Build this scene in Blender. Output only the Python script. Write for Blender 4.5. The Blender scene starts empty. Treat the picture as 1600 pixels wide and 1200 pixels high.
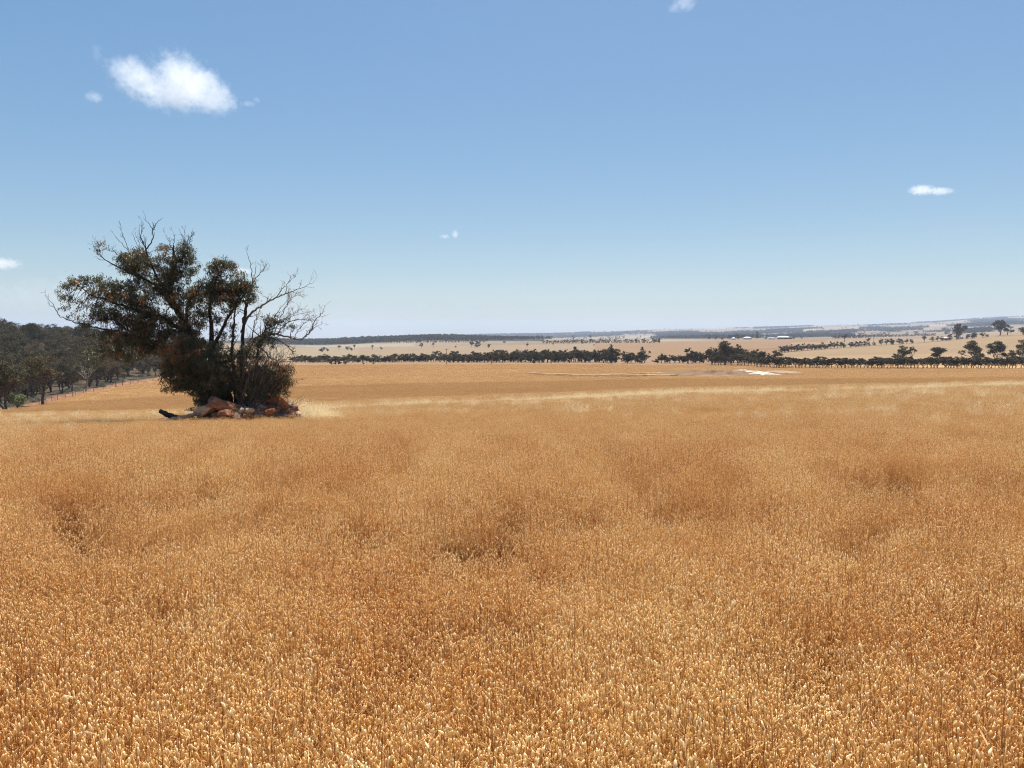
import bpy, math, random
import numpy as np
from mathutils import Vector, noise as mnoise

S = bpy.context.scene
F = 1230.0                       # focal length in px of the 1600 px wide photograph
VH = 530.0                       # row of the level horizon
PITCH = math.atan((600 - VH) / F)

# ------------------------------------------------------------------ camera, sky, sun, exposure
cam = bpy.data.cameras.new('camera'); cam_o = bpy.data.objects.new('camera', cam)
S.collection.objects.link(cam_o); S.camera = cam_o
cam.sensor_width = 36.0; cam.lens = F / 1600 * 36
cam.clip_start = 0.05; cam.clip_end = 60000
cam_o.location = (0, 0, 0); cam_o.rotation_euler = (math.pi / 2 - PITCH, 0, 0)

SUN_ELEV = math.radians(66); SUN_AZ = math.radians(12)      # ahead, a little to the right (azimuth clockwise from +Y)
W = bpy.data.worlds.new('World'); S.world = W; W.use_nodes = True
nt = W.node_tree; nt.nodes.clear()
sky = nt.nodes.new('ShaderNodeTexSky'); sky.sky_type = 'NISHITA'; sky.sun_disc = False
sky.sun_elevation = SUN_ELEV; sky.sun_rotation = SUN_AZ
sky.air_density = 1.0; sky.dust_density = 1.1; sky.ozone_density = 3.0; sky.altitude = 300
bg = nt.nodes.new('ShaderNodeBackground'); bg.inputs['Strength'].default_value = 0.106
wo = nt.nodes.new('ShaderNodeOutputWorld')
gm = nt.nodes.new('ShaderNodeGamma'); gm.inputs[1].default_value = 0.58
hs = nt.nodes.new('ShaderNodeHueSaturation'); hs.inputs['Saturation'].default_value = 1.66
tn = nt.nodes.new('ShaderNodeMix'); tn.data_type = 'RGBA'; tn.blend_type = 'MULTIPLY'; tn.inputs[0].default_value = 1; tn.inputs[7].default_value = (0.955, 0.995, 0.99, 1)
nt.links.new(sky.outputs[0], gm.inputs[0]); nt.links.new(gm.outputs[0], hs.inputs['Color']); nt.links.new(hs.outputs[0], tn.inputs[6]); nt.links.new(tn.outputs[2], bg.inputs[0]); nt.links.new(bg.outputs[0], wo.inputs[0])

sun = bpy.data.lights.new('sun', 'SUN'); sun.energy = 5.0; sun.angle = math.radians(0.53); sun.color = (1.0, 0.95, 0.87)
sun_o = bpy.data.objects.new('sun', sun); S.collection.objects.link(sun_o)
sd = Vector((math.sin(SUN_AZ) * math.cos(SUN_ELEV), math.cos(SUN_AZ) * math.cos(SUN_ELEV), math.sin(SUN_ELEV)))
sun_o.rotation_euler = sd.to_track_quat('Z', 'Y').to_euler(); sun_o.location = (0, 0, 50)

S.view_settings.view_transform = 'Standard'; S.view_settings.look = 'None'
S.view_settings.exposure = 1.17; S.view_settings.gamma = 1.0
cy = S.cycles
cy.max_bounces = 10; cy.diffuse_bounces = 7; cy.transmission_bounces = 8; cy.glossy_bounces = 2
cy.volume_bounces = 6; cy.transparent_max_bounces = 8
cy.use_adaptive_sampling = True; cy.adaptive_threshold = 0.01
cy.use_denoising = True; cy.denoising_prefilter = 'NONE'; cy.denoiser = 'OPENIMAGEDENOISE'; cy.denoising_input_passes = 'RGB_ALBEDO_NORMAL'
cy.caustics_reflective = False; cy.caustics_refractive = False
cy.filter_width = 1.15; cy.volume_step_rate = 1.0; cy.volume_max_steps = 256

# ------------------------------------------------------------------ helpers
rng = np.random.default_rng(7)
random.seed(7)

def vtan(v):                     # z/y of the ray through row v
    return math.tan(math.atan((600 - v) / F) - PITCH)

def link(o, parent=None):
    S.collection.objects.link(o)
    if parent is not None: o.parent = parent
    return o

def tag(o, label=None, cat=None, group=None, kind=None):
    if label: o['label'] = label
    if cat: o['category'] = cat
    if group: o['group'] = group
    if kind: o['kind'] = kind
    return o

def empty(name, loc=(0, 0, 0), rz=0.0, sc=1.0):
    o = bpy.data.objects.new(name, None); o.location = loc; o.rotation_euler = (0, 0, rz)
    o.scale = (sc, sc, sc) if not hasattr(sc, '__len__') else sc
    o.empty_display_size = 0.3
    return link(o)

def mesh_arrays(name, verts, faces, mats=(), attrs=None, smooth=False):
    """verts (n,3); faces: list of arrays, each (k, m) of one polygon size."""
    me = bpy.data.meshes.new(name)
    verts = np.asarray(verts, dtype=np.float32)
    if not isinstance(faces, (list, tuple)): faces = [faces]
    faces = [np.asarray(f, dtype=np.int32) for f in faces if len(f)]
    me.vertices.add(len(verts)); me.vertices.foreach_set('co', verts.ravel())
    loops = np.concatenate([f.ravel() for f in faces])
    tot = np.concatenate([np.full(len(f), f.shape[1], dtype=np.int32) for f in faces])
    start = np.concatenate([[0], np.cumsum(tot)[:-1]]).astype(np.int32)
    me.loops.add(len(loops)); me.loops.foreach_set('vertex_index', loops)
    me.polygons.add(len(tot)); me.polygons.foreach_set('loop_start', start); me.polygons.foreach_set('loop_total', tot)
    me.update(calc_edges=True)
    if smooth: me.polygons.foreach_set('use_smooth', np.ones(len(tot), dtype=bool))
    for m in mats: me.materials.append(m)
    for k, a in (attrs or {}).items():
        a = np.asarray(a, dtype=np.float32)
        if a.ndim == 1:
            at = me.attributes.new(k, 'FLOAT', 'POINT'); at.data.foreach_set('value', a)
        else:
            at = me.attributes.new(k, 'FLOAT_COLOR', 'POINT'); at.data.foreach_set('color', a.ravel())
    me.validate(); me.update()
    return me

def obj(name, me, parent=None, loc=None):
    o = bpy.data.objects.new(name, me)
    if loc is not None: o.location = loc
    return link(o, parent)

class Soup:
    """collects geometry; tube() and quads() and box()"""
    def __init__(s): s.v = []; s.f3 = []; s.f4 = []; s.t = []; s.n = 0
    def add(s, v, f3=None, f4=None, tint=0.5):
        v = np.asarray(v, dtype=np.float64)
        if f3 is not None and len(f3): s.f3.append(np.asarray(f3) + s.n)
        if f4 is not None and len(f4): s.f4.append(np.asarray(f4) + s.n)
        s.v.append(v); s.n += len(v)
        s.t.append(np.full(len(v), tint) if np.isscalar(tint) else np.asarray(tint))
    def tube(s, pts, rad, sides=5, tint=0.5, cap=True):
        pts = np.asarray(pts, float); n = len(pts)
        rad = np.full(n, rad) if np.isscalar(rad) else np.asarray(rad, float)
        d = np.gradient(pts, axis=0); d /= np.linalg.norm(d, axis=1)[:, None] + 1e-9
        ref = np.where(np.abs(d[:, 2:3]) > 0.8, np.array([[1.0, 0, 0]]), np.array([[0, 0, 1.0]]))
        if n > 1: ref[:] = ref[n // 2]
        a = np.cross(d, ref); a /= np.linalg.norm(a, axis=1)[:, None] + 1e-9
        b = np.cross(d, a)
        th = np.arange(sides) * 2 * np.pi / sides
        v = pts[:, None] + rad[:, None, None] * (a[:, None] * np.cos(th)[None, :, None] + b[:, None] * np.sin(th)[None, :, None])
        v = v.reshape(-1, 3)
        i = np.arange(n - 1)[:, None] * sides; j = np.arange(sides)[None]; k = (j + 1) % sides
        f4 = np.stack([i + j, i + k, i + sides + k, i + sides + j], -1).reshape(-1, 4)
        f3 = None
        if cap:
            v = np.vstack([v, pts[-1:], pts[:1]]); e = (n - 1) * sides; jj = np.arange(sides)
            f3 = np.vstack([np.stack([e + jj, e + (jj + 1) % sides, np.full(sides, n * sides)], -1),
                            np.stack([(jj + 1) % sides, jj, np.full(sides, n * sides + 1)], -1)])
        s.add(v, f3, f4, tint)
    def box(s, c, d, rz=0.0, tint=0.5):
        c = np.asarray(c, float); x, y, z = np.asarray(d, float) / 2
        v = np.array([[-x, -y, -z], [x, -y, -z], [x, y, -z], [-x, y, -z], [-x, -y, z], [x, -y, z], [x, y, z], [-x, y, z]])
        R = np.array([[math.cos(rz), -math.sin(rz), 0], [math.sin(rz), math.cos(rz), 0], [0, 0, 1]])
        s.add(v @ R.T + c, None, [[0, 3, 2, 1], [4, 5, 6, 7], [0, 1, 5, 4], [1, 2, 6, 5], [2, 3, 7, 6], [3, 0, 4, 7]], tint)
    def mesh(s, name, mats, smooth=False):
        return mesh_arrays(name, np.vstack(s.v), ([np.vstack(s.f4)] if s.f4 else []) + ([np.vstack(s.f3)] if s.f3 else []),
                           mats, {'tint': np.concatenate(s.t)}, smooth)

def leaf_cards(cen, length, width, dirs=None, r=rng, droop=0.0):
    """diamond leaves bent along the midrib, one per centre; returns verts, tris"""
    n = len(cen)
    if dirs is None:
        dirs = r.normal(size=(n, 3)); dirs[:, 2] -= droop
    dirs = dirs / (np.linalg.norm(dirs, axis=1)[:, None] + 1e-9)
    q = r.normal(size=(n, 3)); side = np.cross(dirs, q); side /= np.linalg.norm(side, axis=1)[:, None] + 1e-9
    L = (length * r.uniform(0.6, 1.3, n))[:, None]; Wd = (width * r.uniform(0.7, 1.3, n))[:, None]
    nr = np.cross(side, dirs)
    a = cen - dirs * L * .5; b = cen + side * Wd * .5 + nr * Wd * .2; c = cen + dirs * L * .5; d = cen - side * Wd * .5 + nr * Wd * .2
    v = np.stack([a, b, c, d], 1).reshape(-1, 3)
    i = np.arange(n)[:, None] * 4
    f = np.concatenate([i + np.array([[0, 1, 2]]), i + np.array([[0, 2, 3]])])
    return v, f

# ------------------------------------------------------------------ materials
def ramp(nt, stops):
    n = nt.nodes.new('ShaderNodeValToRGB'); e = n.color_ramp.elements
    while len(e) < len(stops): e.new(0.5)
    for k, (p, c) in enumerate(stops): e[k].position = p; e[k].color = (*c, 1)
    return n

def plant_mat(name, stops, transl=0.35, rough=0.6, spec=0.3, wnoise=0.0, wscale=0.3, wcol=(0.5, 0.3, 0.1), transl_gain=1.0, objrand=0.0, coat=None):
    m = bpy.data.materials.new(name); m.use_nodes = True; t = m.node_tree; t.nodes.clear()
    out = t.nodes.new('ShaderNodeOutputMaterial')
    at = t.nodes.new('ShaderNodeAttribute'); at.attribute_name = 'tint'
    fac = at.outputs['Fac']
    if objrand > 0:
        oi = t.nodes.new('ShaderNodeObjectInfo')
        ma = t.nodes.new('ShaderNodeMath'); ma.operation = 'MULTIPLY_ADD'; ma.inputs[1].default_value = objrand; 
        t.links.new(oi.outputs['Random'], ma.inputs[0]); t.links.new(fac, ma.inputs[2])
        mb = t.nodes.new('ShaderNodeMath'); mb.operation = 'SUBTRACT'; mb.inputs[1].default_value = objrand / 2
        t.links.new(ma.outputs[0], mb.inputs[0]); fac = mb.outputs[0]
    r = ramp(t, stops); t.links.new(fac, r.inputs[0]); col = r.outputs[0]
    if wnoise > 0:
        g = t.nodes.new('ShaderNodeNewGeometry'); nz = t.nodes.new('ShaderNodeTexNoise'); nz.inputs['Scale'].default_value = wscale
        nz.inputs['Detail'].default_value = 5.0; nz.inputs['Roughness'].default_value = 0.65
        t.links.new(g.outputs['Position'], nz.inputs['Vector'])
        mr = t.nodes.new('ShaderNodeMapRange'); mr.inputs[1].default_value = 0.42; mr.inputs[2].default_value = 0.62; mr.inputs[4].default_value = wnoise
        t.links.new(nz.outputs['Fac'], mr.inputs[0])
        mx = t.nodes.new('ShaderNodeMix'); mx.data_type = 'RGBA'; mx.blend_type = 'MULTIPLY'
        t.links.new(mr.outputs[0], mx.inputs[0]); t.links.new(col, mx.inputs[6]); mx.inputs[7].default_value = (*wcol, 1); col = mx.outputs[2]
    p = t.nodes.new('ShaderNodeBsdfPrincipled'); p.inputs['Roughness'].default_value = rough
    p.inputs['Specular IOR Level'].default_value = spec
    t.links.new(col, p.inputs['Base Color']); sh = p.outputs[0]
    if transl > 0:
        tr = t.nodes.new('ShaderNodeBsdfTranslucent')
        if transl_gain != 1.0:
            gm = t.nodes.new('ShaderNodeMix'); gm.data_type = 'RGBA'; gm.blend_type = 'MULTIPLY'; gm.inputs[0].default_value = 1
            t.links.new(col, gm.inputs[6]); gm.inputs[7].default_value = (transl_gain, transl_gain * .9, transl_gain * .7, 1); t.links.new(gm.outputs[2], tr.inputs[0])
        else: t.links.new(col, tr.inputs[0])
        ms = t.nodes.new('ShaderNodeMixShader'); ms.inputs[0].default_value = transl
        t.links.new(p.outputs[0], ms.inputs[1]); t.links.new(tr.outputs[0], ms.inputs[2]); sh = ms.outputs[0]
    t.links.new(sh, out.inputs[0])
    return m

def solid_mat(name, c1, c2, scale=4.0, rough=0.85, bump=0.3, bscale=None, spec=0.25, metallic=0.0, detail=6.0, obj_coords=True, objrand=0.0, dist=0.02):
    m = bpy.data.materials.new(name); m.use_nodes = True; t = m.node_tree
    p = t.nodes['Principled BSDF']; p.inputs['Roughness'].default_value = rough; p.inputs['Specular IOR Level'].default_value = spec
    p.inputs['Metallic'].default_value = metallic
    tc = t.nodes.new('ShaderNodeTexCoord'); nz = t.nodes.new('ShaderNodeTexNoise'); nz.inputs['Scale'].default_value = scale
    nz.inputs['Detail'].default_value = detail; nz.inputs['Roughness'].default_value = 0.65
    t.links.new(tc.outputs['Object'], nz.inputs['Vector'])
    r = ramp(t, [(0.3, c1), (0.7, c2)]); t.links.new(nz.outputs['Fac'], r.inputs[0]); col = r.outputs[0]
    if objrand > 0:
        oi = t.nodes.new('ShaderNodeObjectInfo'); mr = t.nodes.new('ShaderNodeMapRange')
        mr.inputs[3].default_value = 1 - objrand; mr.inputs[4].default_value = 1 + objrand * .6
        t.links.new(oi.outputs['Random'], mr.inputs[0])
        hs = t.nodes.new('ShaderNodeHueSaturation'); t.links.new(mr.outputs[0], hs.inputs['Value']); t.links.new(mr.outputs[0], hs.inputs['Saturation'])
        t.links.new(col, hs.inputs['Color']); col = hs.outputs[0]
    t.links.new(col, p.inputs['Base Color'])
    if bump > 0:
        n2 = t.nodes.new('ShaderNodeTexNoise'); n2.inputs['Scale'].default_value = bscale or scale * 3; n2.inputs['Detail'].default_value = 8
        t.links.new(tc.outputs['Object'], n2.inputs['Vector'])
        b = t.nodes.new('ShaderNodeBump'); b.inputs['Strength'].default_value = bump; b.inputs['Distance'].default_value = dist
        t.links.new(n2.outputs['Fac'], b.inputs['Height']); t.links.new(b.outputs[0], p.inputs['Normal'])
    return m

M = {}
M['husk'] = plant_mat('oat_husk', [(0, (0.70, 0.46, 0.18)), (0.5, (0.88, 0.68, 0.35)), (1, (0.98, 0.90, 0.66))], 0.45, 0.32, 0.6, 0.75, 0.9, (0.90, 0.75, 0.56), 1.0, objrand=0.45)
M['far_husk'] = plant_mat('far_oat_husk', [(0, (0.48, 0.31, 0.13)), (1, (0.66, 0.455, 0.225))], 0.45, 0.6, 0.2, 0.35, 0.03, (0.80, 0.70, 0.55), objrand=0.2)
M['mid_husk'] = plant_mat('mid_oat_husk', [(0, (0.62, 0.41, 0.17)), (0.5, (0.76, 0.57, 0.29)), (1, (0.88, 0.76, 0.50))], 0.5, 0.4, 0.4, 0.75, 0.9, (0.88, 0.72, 0.52), objrand=0.5)
M['stem'] = plant_mat('oat_stem', [(0, (0.38, 0.175, 0.055)), (1, (0.70, 0.44, 0.18))], 0.33, 0.55, 0.3, 0.6, 0.7, (0.75, 0.5, 0.33), objrand=0.3)
M['pale_oat'] = plant_mat('wild_oat_husk', [(0, (0.84, 0.72, 0.47)), (1, (0.95, 0.88, 0.68))], 0.55, 0.5, 0.4, objrand=0.3)
M['dark_leaf'] = plant_mat('eucalypt_leaf', [(0, (0.045, 0.047, 0.022)), (0.5, (0.11, 0.108, 0.055)), (0.72, (0.17, 0.125, 0.058)), (1, (0.34, 0.160, 0.052))], 0.32, 0.42, 0.6)
M['gum_leaf'] = plant_mat('gum_leaf', [(0, (0.030, 0.028, 0.013)), (0.6, (0.064, 0.056, 0.026)), (1, (0.128, 0.085, 0.038))], 0.22, 0.75, 0.12, objrand=0.5)
M['green_leaf'] = plant_mat('bright_green_leaf', [(0, (0.06, 0.10, 0.02)), (1, (0.13, 0.18, 0.05))], 0.3, 0.5, 0.4)
M['saltbush'] = plant_mat('saltbush_leaf', [(0, (0.08, 0.085, 0.055)), (1, (0.19, 0.19, 0.13))], 0.15, 0.7, 0.2, objrand=0.4)
M['bark'] = solid_mat('dark_bark', (0.022, 0.016, 0.012), (0.065, 0.048, 0.038), 9, 0.9, 0.5)
M['dead_wood'] = solid_mat('dead_wood', (0.10, 0.08, 0.065), (0.24, 0.20, 0.165), 9, 0.85, 0.3)
M['gum_bark'] = solid_mat('gum_bark', (0.04, 0.032, 0.026), (0.14, 0.115, 0.095), 3, 0.85, 0.2, objrand=0.3)
M['brown_bark'] = solid_mat('brown_bark', (0.09, 0.065, 0.05), (0.26, 0.20, 0.155), 3, 0.85, 0.2, objrand=0.4)
M['pale_bark'] = solid_mat('pale_bark', (0.22, 0.18, 0.14), (0.42, 0.35, 0.28), 3, 0.85, 0.2, objrand=0.3)
M['char'] = solid_mat('charred_wood', (0.012, 0.011, 0.010), (0.055, 0.045, 0.036), 12, 0.8, 0.6)
M['old_wood'] = solid_mat('weathered_wood', (0.24, 0.16, 0.11), (0.42, 0.28, 0.20), 10, 0.8, 0.4)
M['rock_red'] = solid_mat('red_rock', (0.22, 0.060, 0.020), (0.50, 0.185, 0.062), 3.5, 0.9, 0.8, 9, objrand=0.35, dist=0.05)
M['rock_tan'] = solid_mat('tan_rock', (0.42, 0.26, 0.15), (0.68, 0.49, 0.33), 3.5, 0.9, 0.7, 9, objrand=0.3, dist=0.05)
M['rock_brown'] = solid_mat('brown_rock', (0.17, 0.095, 0.06), (0.42, 0.25, 0.16), 3.5, 0.9, 0.8, 9, objrand=0.3, dist=0.05)
M['post'] = solid_mat('fence_post_wood', (0.05, 0.038, 0.03), (0.12, 0.09, 0.07), 8, 0.9, 0.3)
M['wire'] = solid_mat('fence_wire', (0.18, 0.17, 0.16), (0.28, 0.27, 0.26), 8, 0.5, 0, metallic=0.7)
M['roof_white'] = solid_mat('white_sheet_roof', (0.50, 0.50, 0.49), (0.60, 0.60, 0.59), 0.5, 0.45, 0.1, metallic=0.0)
M['wall_pale'] = solid_mat('pale_wall', (0.45, 0.42, 0.38), (0.60, 0.57, 0.52), 0.5, 0.8, 0.1)
M['wall_dark'] = solid_mat('dark_shed_wall', (0.06, 0.055, 0.05), (0.12, 0.11, 0.10), 0.5, 0.8, 0.1)
M['opening'] = solid_mat('dark_opening', (0.02, 0.02, 0.022), (0.04, 0.04, 0.045), 0.5, 0.4, 0)
M['steel'] = solid_mat('galvanised_steel', (0.30, 0.31, 0.32), (0.45, 0.46, 0.47), 4, 0.45, 0, metallic=0.6)

# ------------------------------------------------------------------ the lie of the land
UK = np.array([0, 125, 250, 500, 680, 800, 1100, 1400, 1600], float)
DK = np.array([0.5, 1.4, 3.5, 9, 22, 36, 50, 80, 130, 180, 280, 350, 450, 700, 1000, 1400, 1900, 2400, 3000, 4000, 6000, 8500, 11000], float)
# row of the photograph at which the ground (crop top near the camera) stands, per column of the photograph
VT = np.array([
 [1700,1200,930,702,663,655,651.5,652,641,627,586,548,532,530,536,535,534,533,532,531,531,531,531],
 [1700,1200,930,702,660,652,649.5,650,637,619,590,556,538,533,537,535,534,533,532,531,531,531,531],
 [1700,1200,930,701,657,650,647.5,648.5,631,616,594,579,560,545,540,538,534,532,533,532,531,531,531],
 [1700,1200,930,700,655,643,638,638.5,618,602,582,573,567.5,562,553,545,539,533.5,536,536,534,531,531],
 [1700,1200,930,699.5,652,637,630.5,631,612.5,599,581,572.5,566.5,559.5,551,541.5,531.5,526.5,534,533.5,530,525.5,525.5],
 [1700,1200,930,699,650,634,626,626.5,609,597,580,572,566,558,549,540,533,529.5,534,533,528,522.5,524],
 [1700,1200,930,698,645,624,614,614.5,601,592,579,573,567,553,541,533,530,529,530,526,519,514,516],
 [1700,1200,930,697,641,618,607.5,608,597,589,579,574.5,563,546,535,529,527,526,524,518,509,506,508],
 [1700,1200,930,696,638,613,602,602.5,594,587,578,575,560,538,524,519,519,517,512,506,500,495,498]], float)
SL = np.array([[vtan(v) for v in row] for row in VT])       # z / D

def pchip_slopes(x, y):
    h = np.diff(x); d = np.diff(y) / h
    m = np.zeros_like(y)
    w1 = 2 * h[1:] + h[:-1]; w2 = h[1:] + 2 * h[:-1]
    ok = (d[:-1] * d[1:]) > 0
    with np.errstate(divide='ignore', invalid='ignore'):
        hm = (w1 + w2) / (w1 / d[:-1] + w2 / d[1:])
    m[1:-1] = np.where(ok, hm, 0.0); m[0] = d[0]; m[-1] = d[-1]
    return m
LK = np.log(DK)
SLM = np.array([pchip_slopes(LK, r) for r in SL])

def top_z(u, D):
    """height of the visible surface at column u and depth D"""
    u = np.clip(np.asarray(u, float), 0, 1600); D = np.asarray(D, float)
    L = np.clip(np.log(np.maximum(D, 1e-6)), LK[0], LK[-1])
    k = np.clip(np.searchsorted(LK, L) - 1, 0, len(LK) - 2); h = LK[k + 1] - LK[k]; t = (L - LK[k]) / h
    h00 = 2 * t**3 - 3 * t**2 + 1; h10 = t**3 - 2 * t**2 + t; h01 = -2 * t**3 + 3 * t**2; h11 = t**3 - t**2
    j = np.clip(np.searchsorted(UK, u) - 1, 0, len(UK) - 2); s = (u - UK[j]) / (UK[j + 1] - UK[j]); s = s * s * (3 - 2 * s) * .5 + s * .5
    def col(jj): return SL[jj, k] * h00 + SLM[jj, k] * h * h10 + SL[jj, k + 1] * h01 + SLM[jj, k + 1] * h * h11
    return (col(j) * (1 - s) + col(j + 1) * s) * np.maximum(D, 0.5)

def smooth(a, b, x): t = np.clip((np.asarray(x, float) - a) / (b - a), 0, 1); return t * t * (3 - 2 * t)

def crop_depth(D): return 0.74 - 0.70 * smooth(55, 92, D)

AZL = math.atan(800 / F)
def surf(x, y):
    x = np.asarray(x, float); y = np.asarray(y, float)
    r = np.hypot(x, y); az = np.arctan2(x, y); aa = np.clip(az, -AZL, AZL)
    u = 800 + F * np.tan(aa); D = r * np.cos(aa)
    # behind the camera the field simply goes on
    back = smooth(math.radians(60), math.radians(110), np.abs(az))
    z = top_z(u, D)
    zb = -0.80 - 0.004 * np.minimum(r, 500)
    return z * (1 - back) + zb * back, u, D
def ground(x, y):
    z, u, D = surf(x, y)
    return z - crop_depth(D)
def gz(x, y): return float(ground(np.array([x]), np.array([y]))[0])
def place(u, D):
    x = D * (u - 800) / F
    return (x, D, gz(x, D))
def at(u, v, D):
    return np.array([D * (u - 800) / F, D, D * vtan(v)])

def vnoise(x, y, scale, seed=0, octaves=4):
    """cheap value noise, vectorised, 0..1"""
    x = np.asarray(x, float) / scale; y = np.asarray(y, float) / scale
    tot = 0; amp = 1; nrm = 0
    for o in range(octaves):
        xi = np.floor(x).astype(np.int64); yi = np.floor(y).astype(np.int64); fx = x - xi; fy = y - yi
        fx = fx * fx * (3 - 2 * fx); fy = fy * fy * (3 - 2 * fy)
        def h(a, b):
            n = (a * 374761393 + b * 668265263 + (seed + o) * 982451653) & 0x7fffffff
            n = ((n ^ (n >> 13)) * 1274126177) & 0x7fffffff
            return ((n ^ (n >> 16)) & 0xffff) / 65535.0
        tot = tot + amp * ((h(xi, yi) * (1 - fx) + h(xi + 1, yi) * fx) * (1 - fy) + (h(xi, yi + 1) * (1 - fx) + h(xi + 1, yi + 1) * fx) * fy)
        nrm += amp; amp *= 0.5; x = x * 2.03 + 17.1; y = y * 2.03 + 5.3
    return tot / nrm

# ---- ground sheet with its fields
TRACK = [(-60, 118), (0, 130), (35, 140), (70, 156), (112, 180), (157, 213), (201, 243), (252, 283), (330, 340)]   # column, depth of the field edge
def edge_D(u): return np.interp(u, [a for a, b in TRACK], [b for a, b in TRACK])
TR = [(-60, 9), (0, 9), (42, 12), (70, 15), (149, 14), (201, 18), (252, 16), (330, 12)]
def track_w(u): return 1.5 * np.interp(u, [a for a, b in TR], [b for a, b in TR])

def field_colour(x, y, u, D, v):
    n1 = vnoise(x, y, 40, 1); n2 = vnoise(x, y, 9, 2); n3 = vnoise(x * .35, y, 120, 3)
    C = np.zeros((len(x), 3))
    def put(mask, c, var=0.12):
        c = np.asarray(c); k = (1 + var * (n1 * 1.2 + n3 * .8 - 1))[:, None]
        C[mask] = (c * k)[mask]
    wob = (vnoise(x, y, 60, 5) - .5)
    soil = (0.36, 0.215, 0.10)
    oats = (0.47, 0.285, 0.125)
    put(np.ones(len(x), bool), oats, 0.10)
    put(D < 42, soil, 0.2)
    far = D > 395 + 10 * wob
    put(far & (u < 1080), (0.40, 0.255, 0.155))            # strip of stubble in front of the creek trees
    put(far & (u >= 1080), (0.36, 0.22, 0.115))
    # paddocks beyond the creek
    pale = (0.46, 0.345, 0.225); tan = (0.42, 0.285, 0.17); rust = (0.37, 0.20, 0.115)
    put((D > 560), pale)
    put((D > 560) & (u > 930), (0.42, 0.255, 0.145))
    put((D > 860) & (u > 560) & (u <= 930), (0.44, 0.31, 0.20))
    # right hillside
    b1 = np.interp(u, [1200, 1300, 1400, 1500, 1600], [660, 770, 880, 960, 1010])
    put((u > 1215) & (D > 405) & (D < b1), (0.46, 0.31, 0.18))
    put((u > 1215) & (D > b1) & (D < b1 + 22), (0.26, 0.15, 0.085))
    put((u > 1290) & (D > b1 + 22) & (D < 1350), (0.45, 0.31, 0.195))
    put((u > 1160) & (u <= 1290) & (D > b1 + 120) & (D < b1 + 190), rust)
    put((u > 1235) & (u < 1500) & (D > 1000) & (D < 1120), pale)
    # far country: patchwork of paddock and scrub
    lD = np.log(np.maximum(D, 1)); pn = vnoise(u * 5.5, lD * 3500, 700, 11, 3); pm = vnoise(u * 3.2, lD * 1500, 260, 12, 3)
    f2 = D > 1450
    put(f2, (0.42, 0.31, 0.22))
    put(f2 & (pn > .55), (0.36, 0.25, 0.16)); put(f2 & (pn < .36), (0.50, 0.41, 0.31))
    put((D > 2500) & (pm > .57), (0.09, 0.095, 0.065), 0.3)
    # wooded ridge on the left
    put((D > 1880 + 60 * wob) & (D < 3000) & (u < 850), (0.06, 0.065, 0.04), 0.3)
    # forest floor and red track
    e = edge_D(u); w = track_w(u)
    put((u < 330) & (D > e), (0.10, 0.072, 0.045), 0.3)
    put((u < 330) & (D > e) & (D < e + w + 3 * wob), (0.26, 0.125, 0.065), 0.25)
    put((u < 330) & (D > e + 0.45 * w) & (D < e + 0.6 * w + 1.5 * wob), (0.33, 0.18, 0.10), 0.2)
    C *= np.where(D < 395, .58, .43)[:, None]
    C[D > 560] *= (0.88, .90, .86)
    C *= (1 + 0.16 * (n2 - .5))[:, None]
    return np.concatenate([np.clip(C, 0, 1), np.ones((len(x), 1))], 1)

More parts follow.
